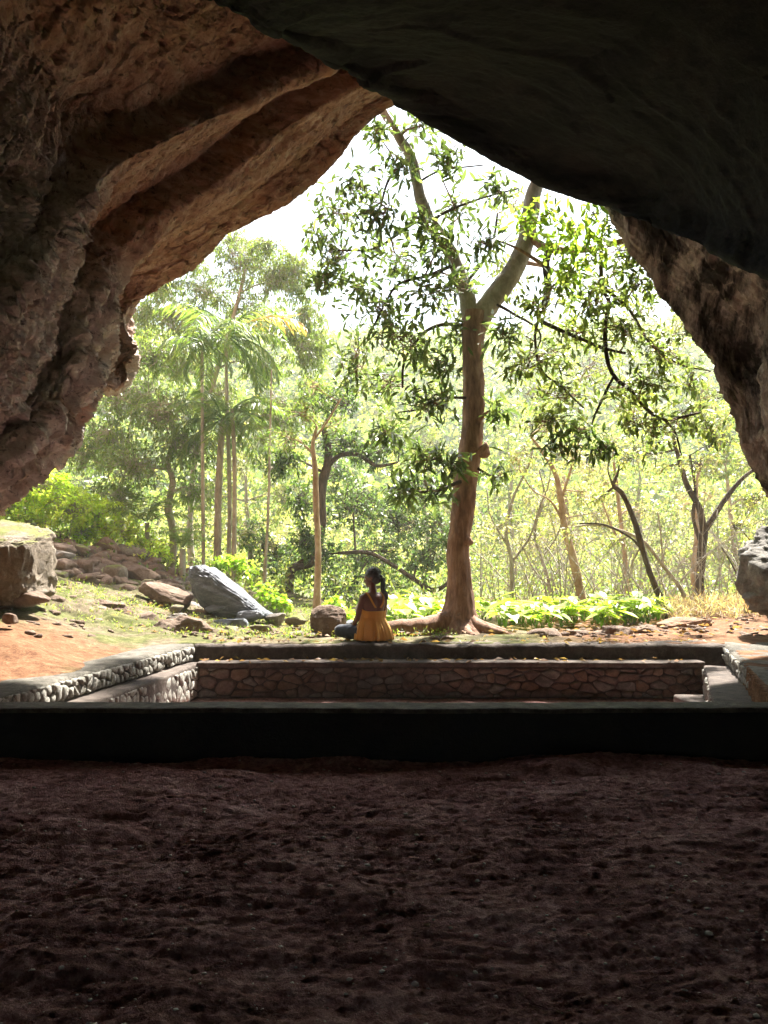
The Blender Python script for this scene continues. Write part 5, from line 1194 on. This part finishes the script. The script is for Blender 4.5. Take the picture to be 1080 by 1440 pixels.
for a, b_, ra, rb in (((0, .07, .11), (0, -.07, .11), .135, .135), ((.03, .085, .105), (.375, .245, .11), .108, .076), ((.375, .245, .11), (.19, -.05, .06), .073, .045), ((.03, -.085, .105), (.375, -.245, .11), .108, .076), ((.375, -.245, .11), (.24, .08, .05), .073, .045)):
    tr_.add(*capsule(a, b_, ra, rb))
o = remeshed(tr_, 'trousers', NAVY, pt, .009, 4)
n_ = len(o.data.vertices); V = np.zeros(n_ * 3, dtype=np.float32); o.data.vertices.foreach_get('co', V); V = V.reshape(-1, 3).astype(float)
V = V + unit(V - np.array([.15, 0, .08])) * (.008 * fbm(V * 18, 3, 3, .6))[:, None]; V[:, 2] = np.maximum(V[:, 2], .004); o.data.vertices.foreach_set('co', V.astype(np.float32).ravel()); o.data.update()
PX, PY = W(525, 900, 8.72)[0], 8.72
pt.location = (PX, PY, TOP + .003); pt.rotation_euler = (0, 0, R(123)); pt.scale = (.93, .93, .97)

# ------------------------------------------------------------------ the hazy air of the valley
m = bpy.data.materials.new('haze'); m.use_nodes = True; nt = m.node_tree; nt.nodes.clear()
v_ = N(nt, 'ShaderNodeVolumePrincipled'); v_.inputs['Color'].default_value = (.93, .97, .90, 1); v_.inputs['Density'].default_value = HAZE; v_.inputs['Anisotropy'].default_value = .35
o_ = N(nt, 'ShaderNodeOutputMaterial'); nt.links.new(v_.outputs[0], o_.inputs['Volume'])
bm = bmesh.new(); bmesh.ops.create_cube(bm, size=1); me = bpy.data.meshes.new('haze'); bm.to_mesh(me); bm.free(); me.materials.append(m)
hz = link('haze', me); hz.scale = (880, 800, 92); hz.location = (0, 320, -3 + 46)
tag(hz, 'pale luminous haze hanging in the valley air', None, None, 'stuff')


rs = np.random.default_rng(77); n = 700
x = np.concatenate([rs.uniform(-2, 3.6, 150), rs.uniform(-3.5, 5, 450), rs.uniform(-2, 3.2, 100)]); y = np.concatenate([rs.uniform(8.42, 8.8, 150), rs.uniform(8.85, 12, 450), rs.uniform(8.16, 8.36, 100)])
z = np.concatenate([np.full(150, TOP + .028), ground_z(x[150:600], y[150:600]) + .04, np.full(100, LEDGE + .035)])
D_ = unit(np.stack([rs.normal(0, 1, n), rs.normal(0, 1, n), rs.normal(0, .12, n)], 1))
V, F, q = leaf_geo(np.stack([x, y, z], 1), D_, rs.uniform(.05, .12, n), rs.uniform(.02, .045, n), rs, .1)
tag(mesh_np('fallen_leaves', V, F, M['grass'], None, False, palette(n, [(.20, .11, .055), (.15, .085, .05), (.26, .18, .085), (.10, .065, .04)], rs, q)), 'dry fallen leaves littering the wall top, ledge and earth', None, None, 'stuff')
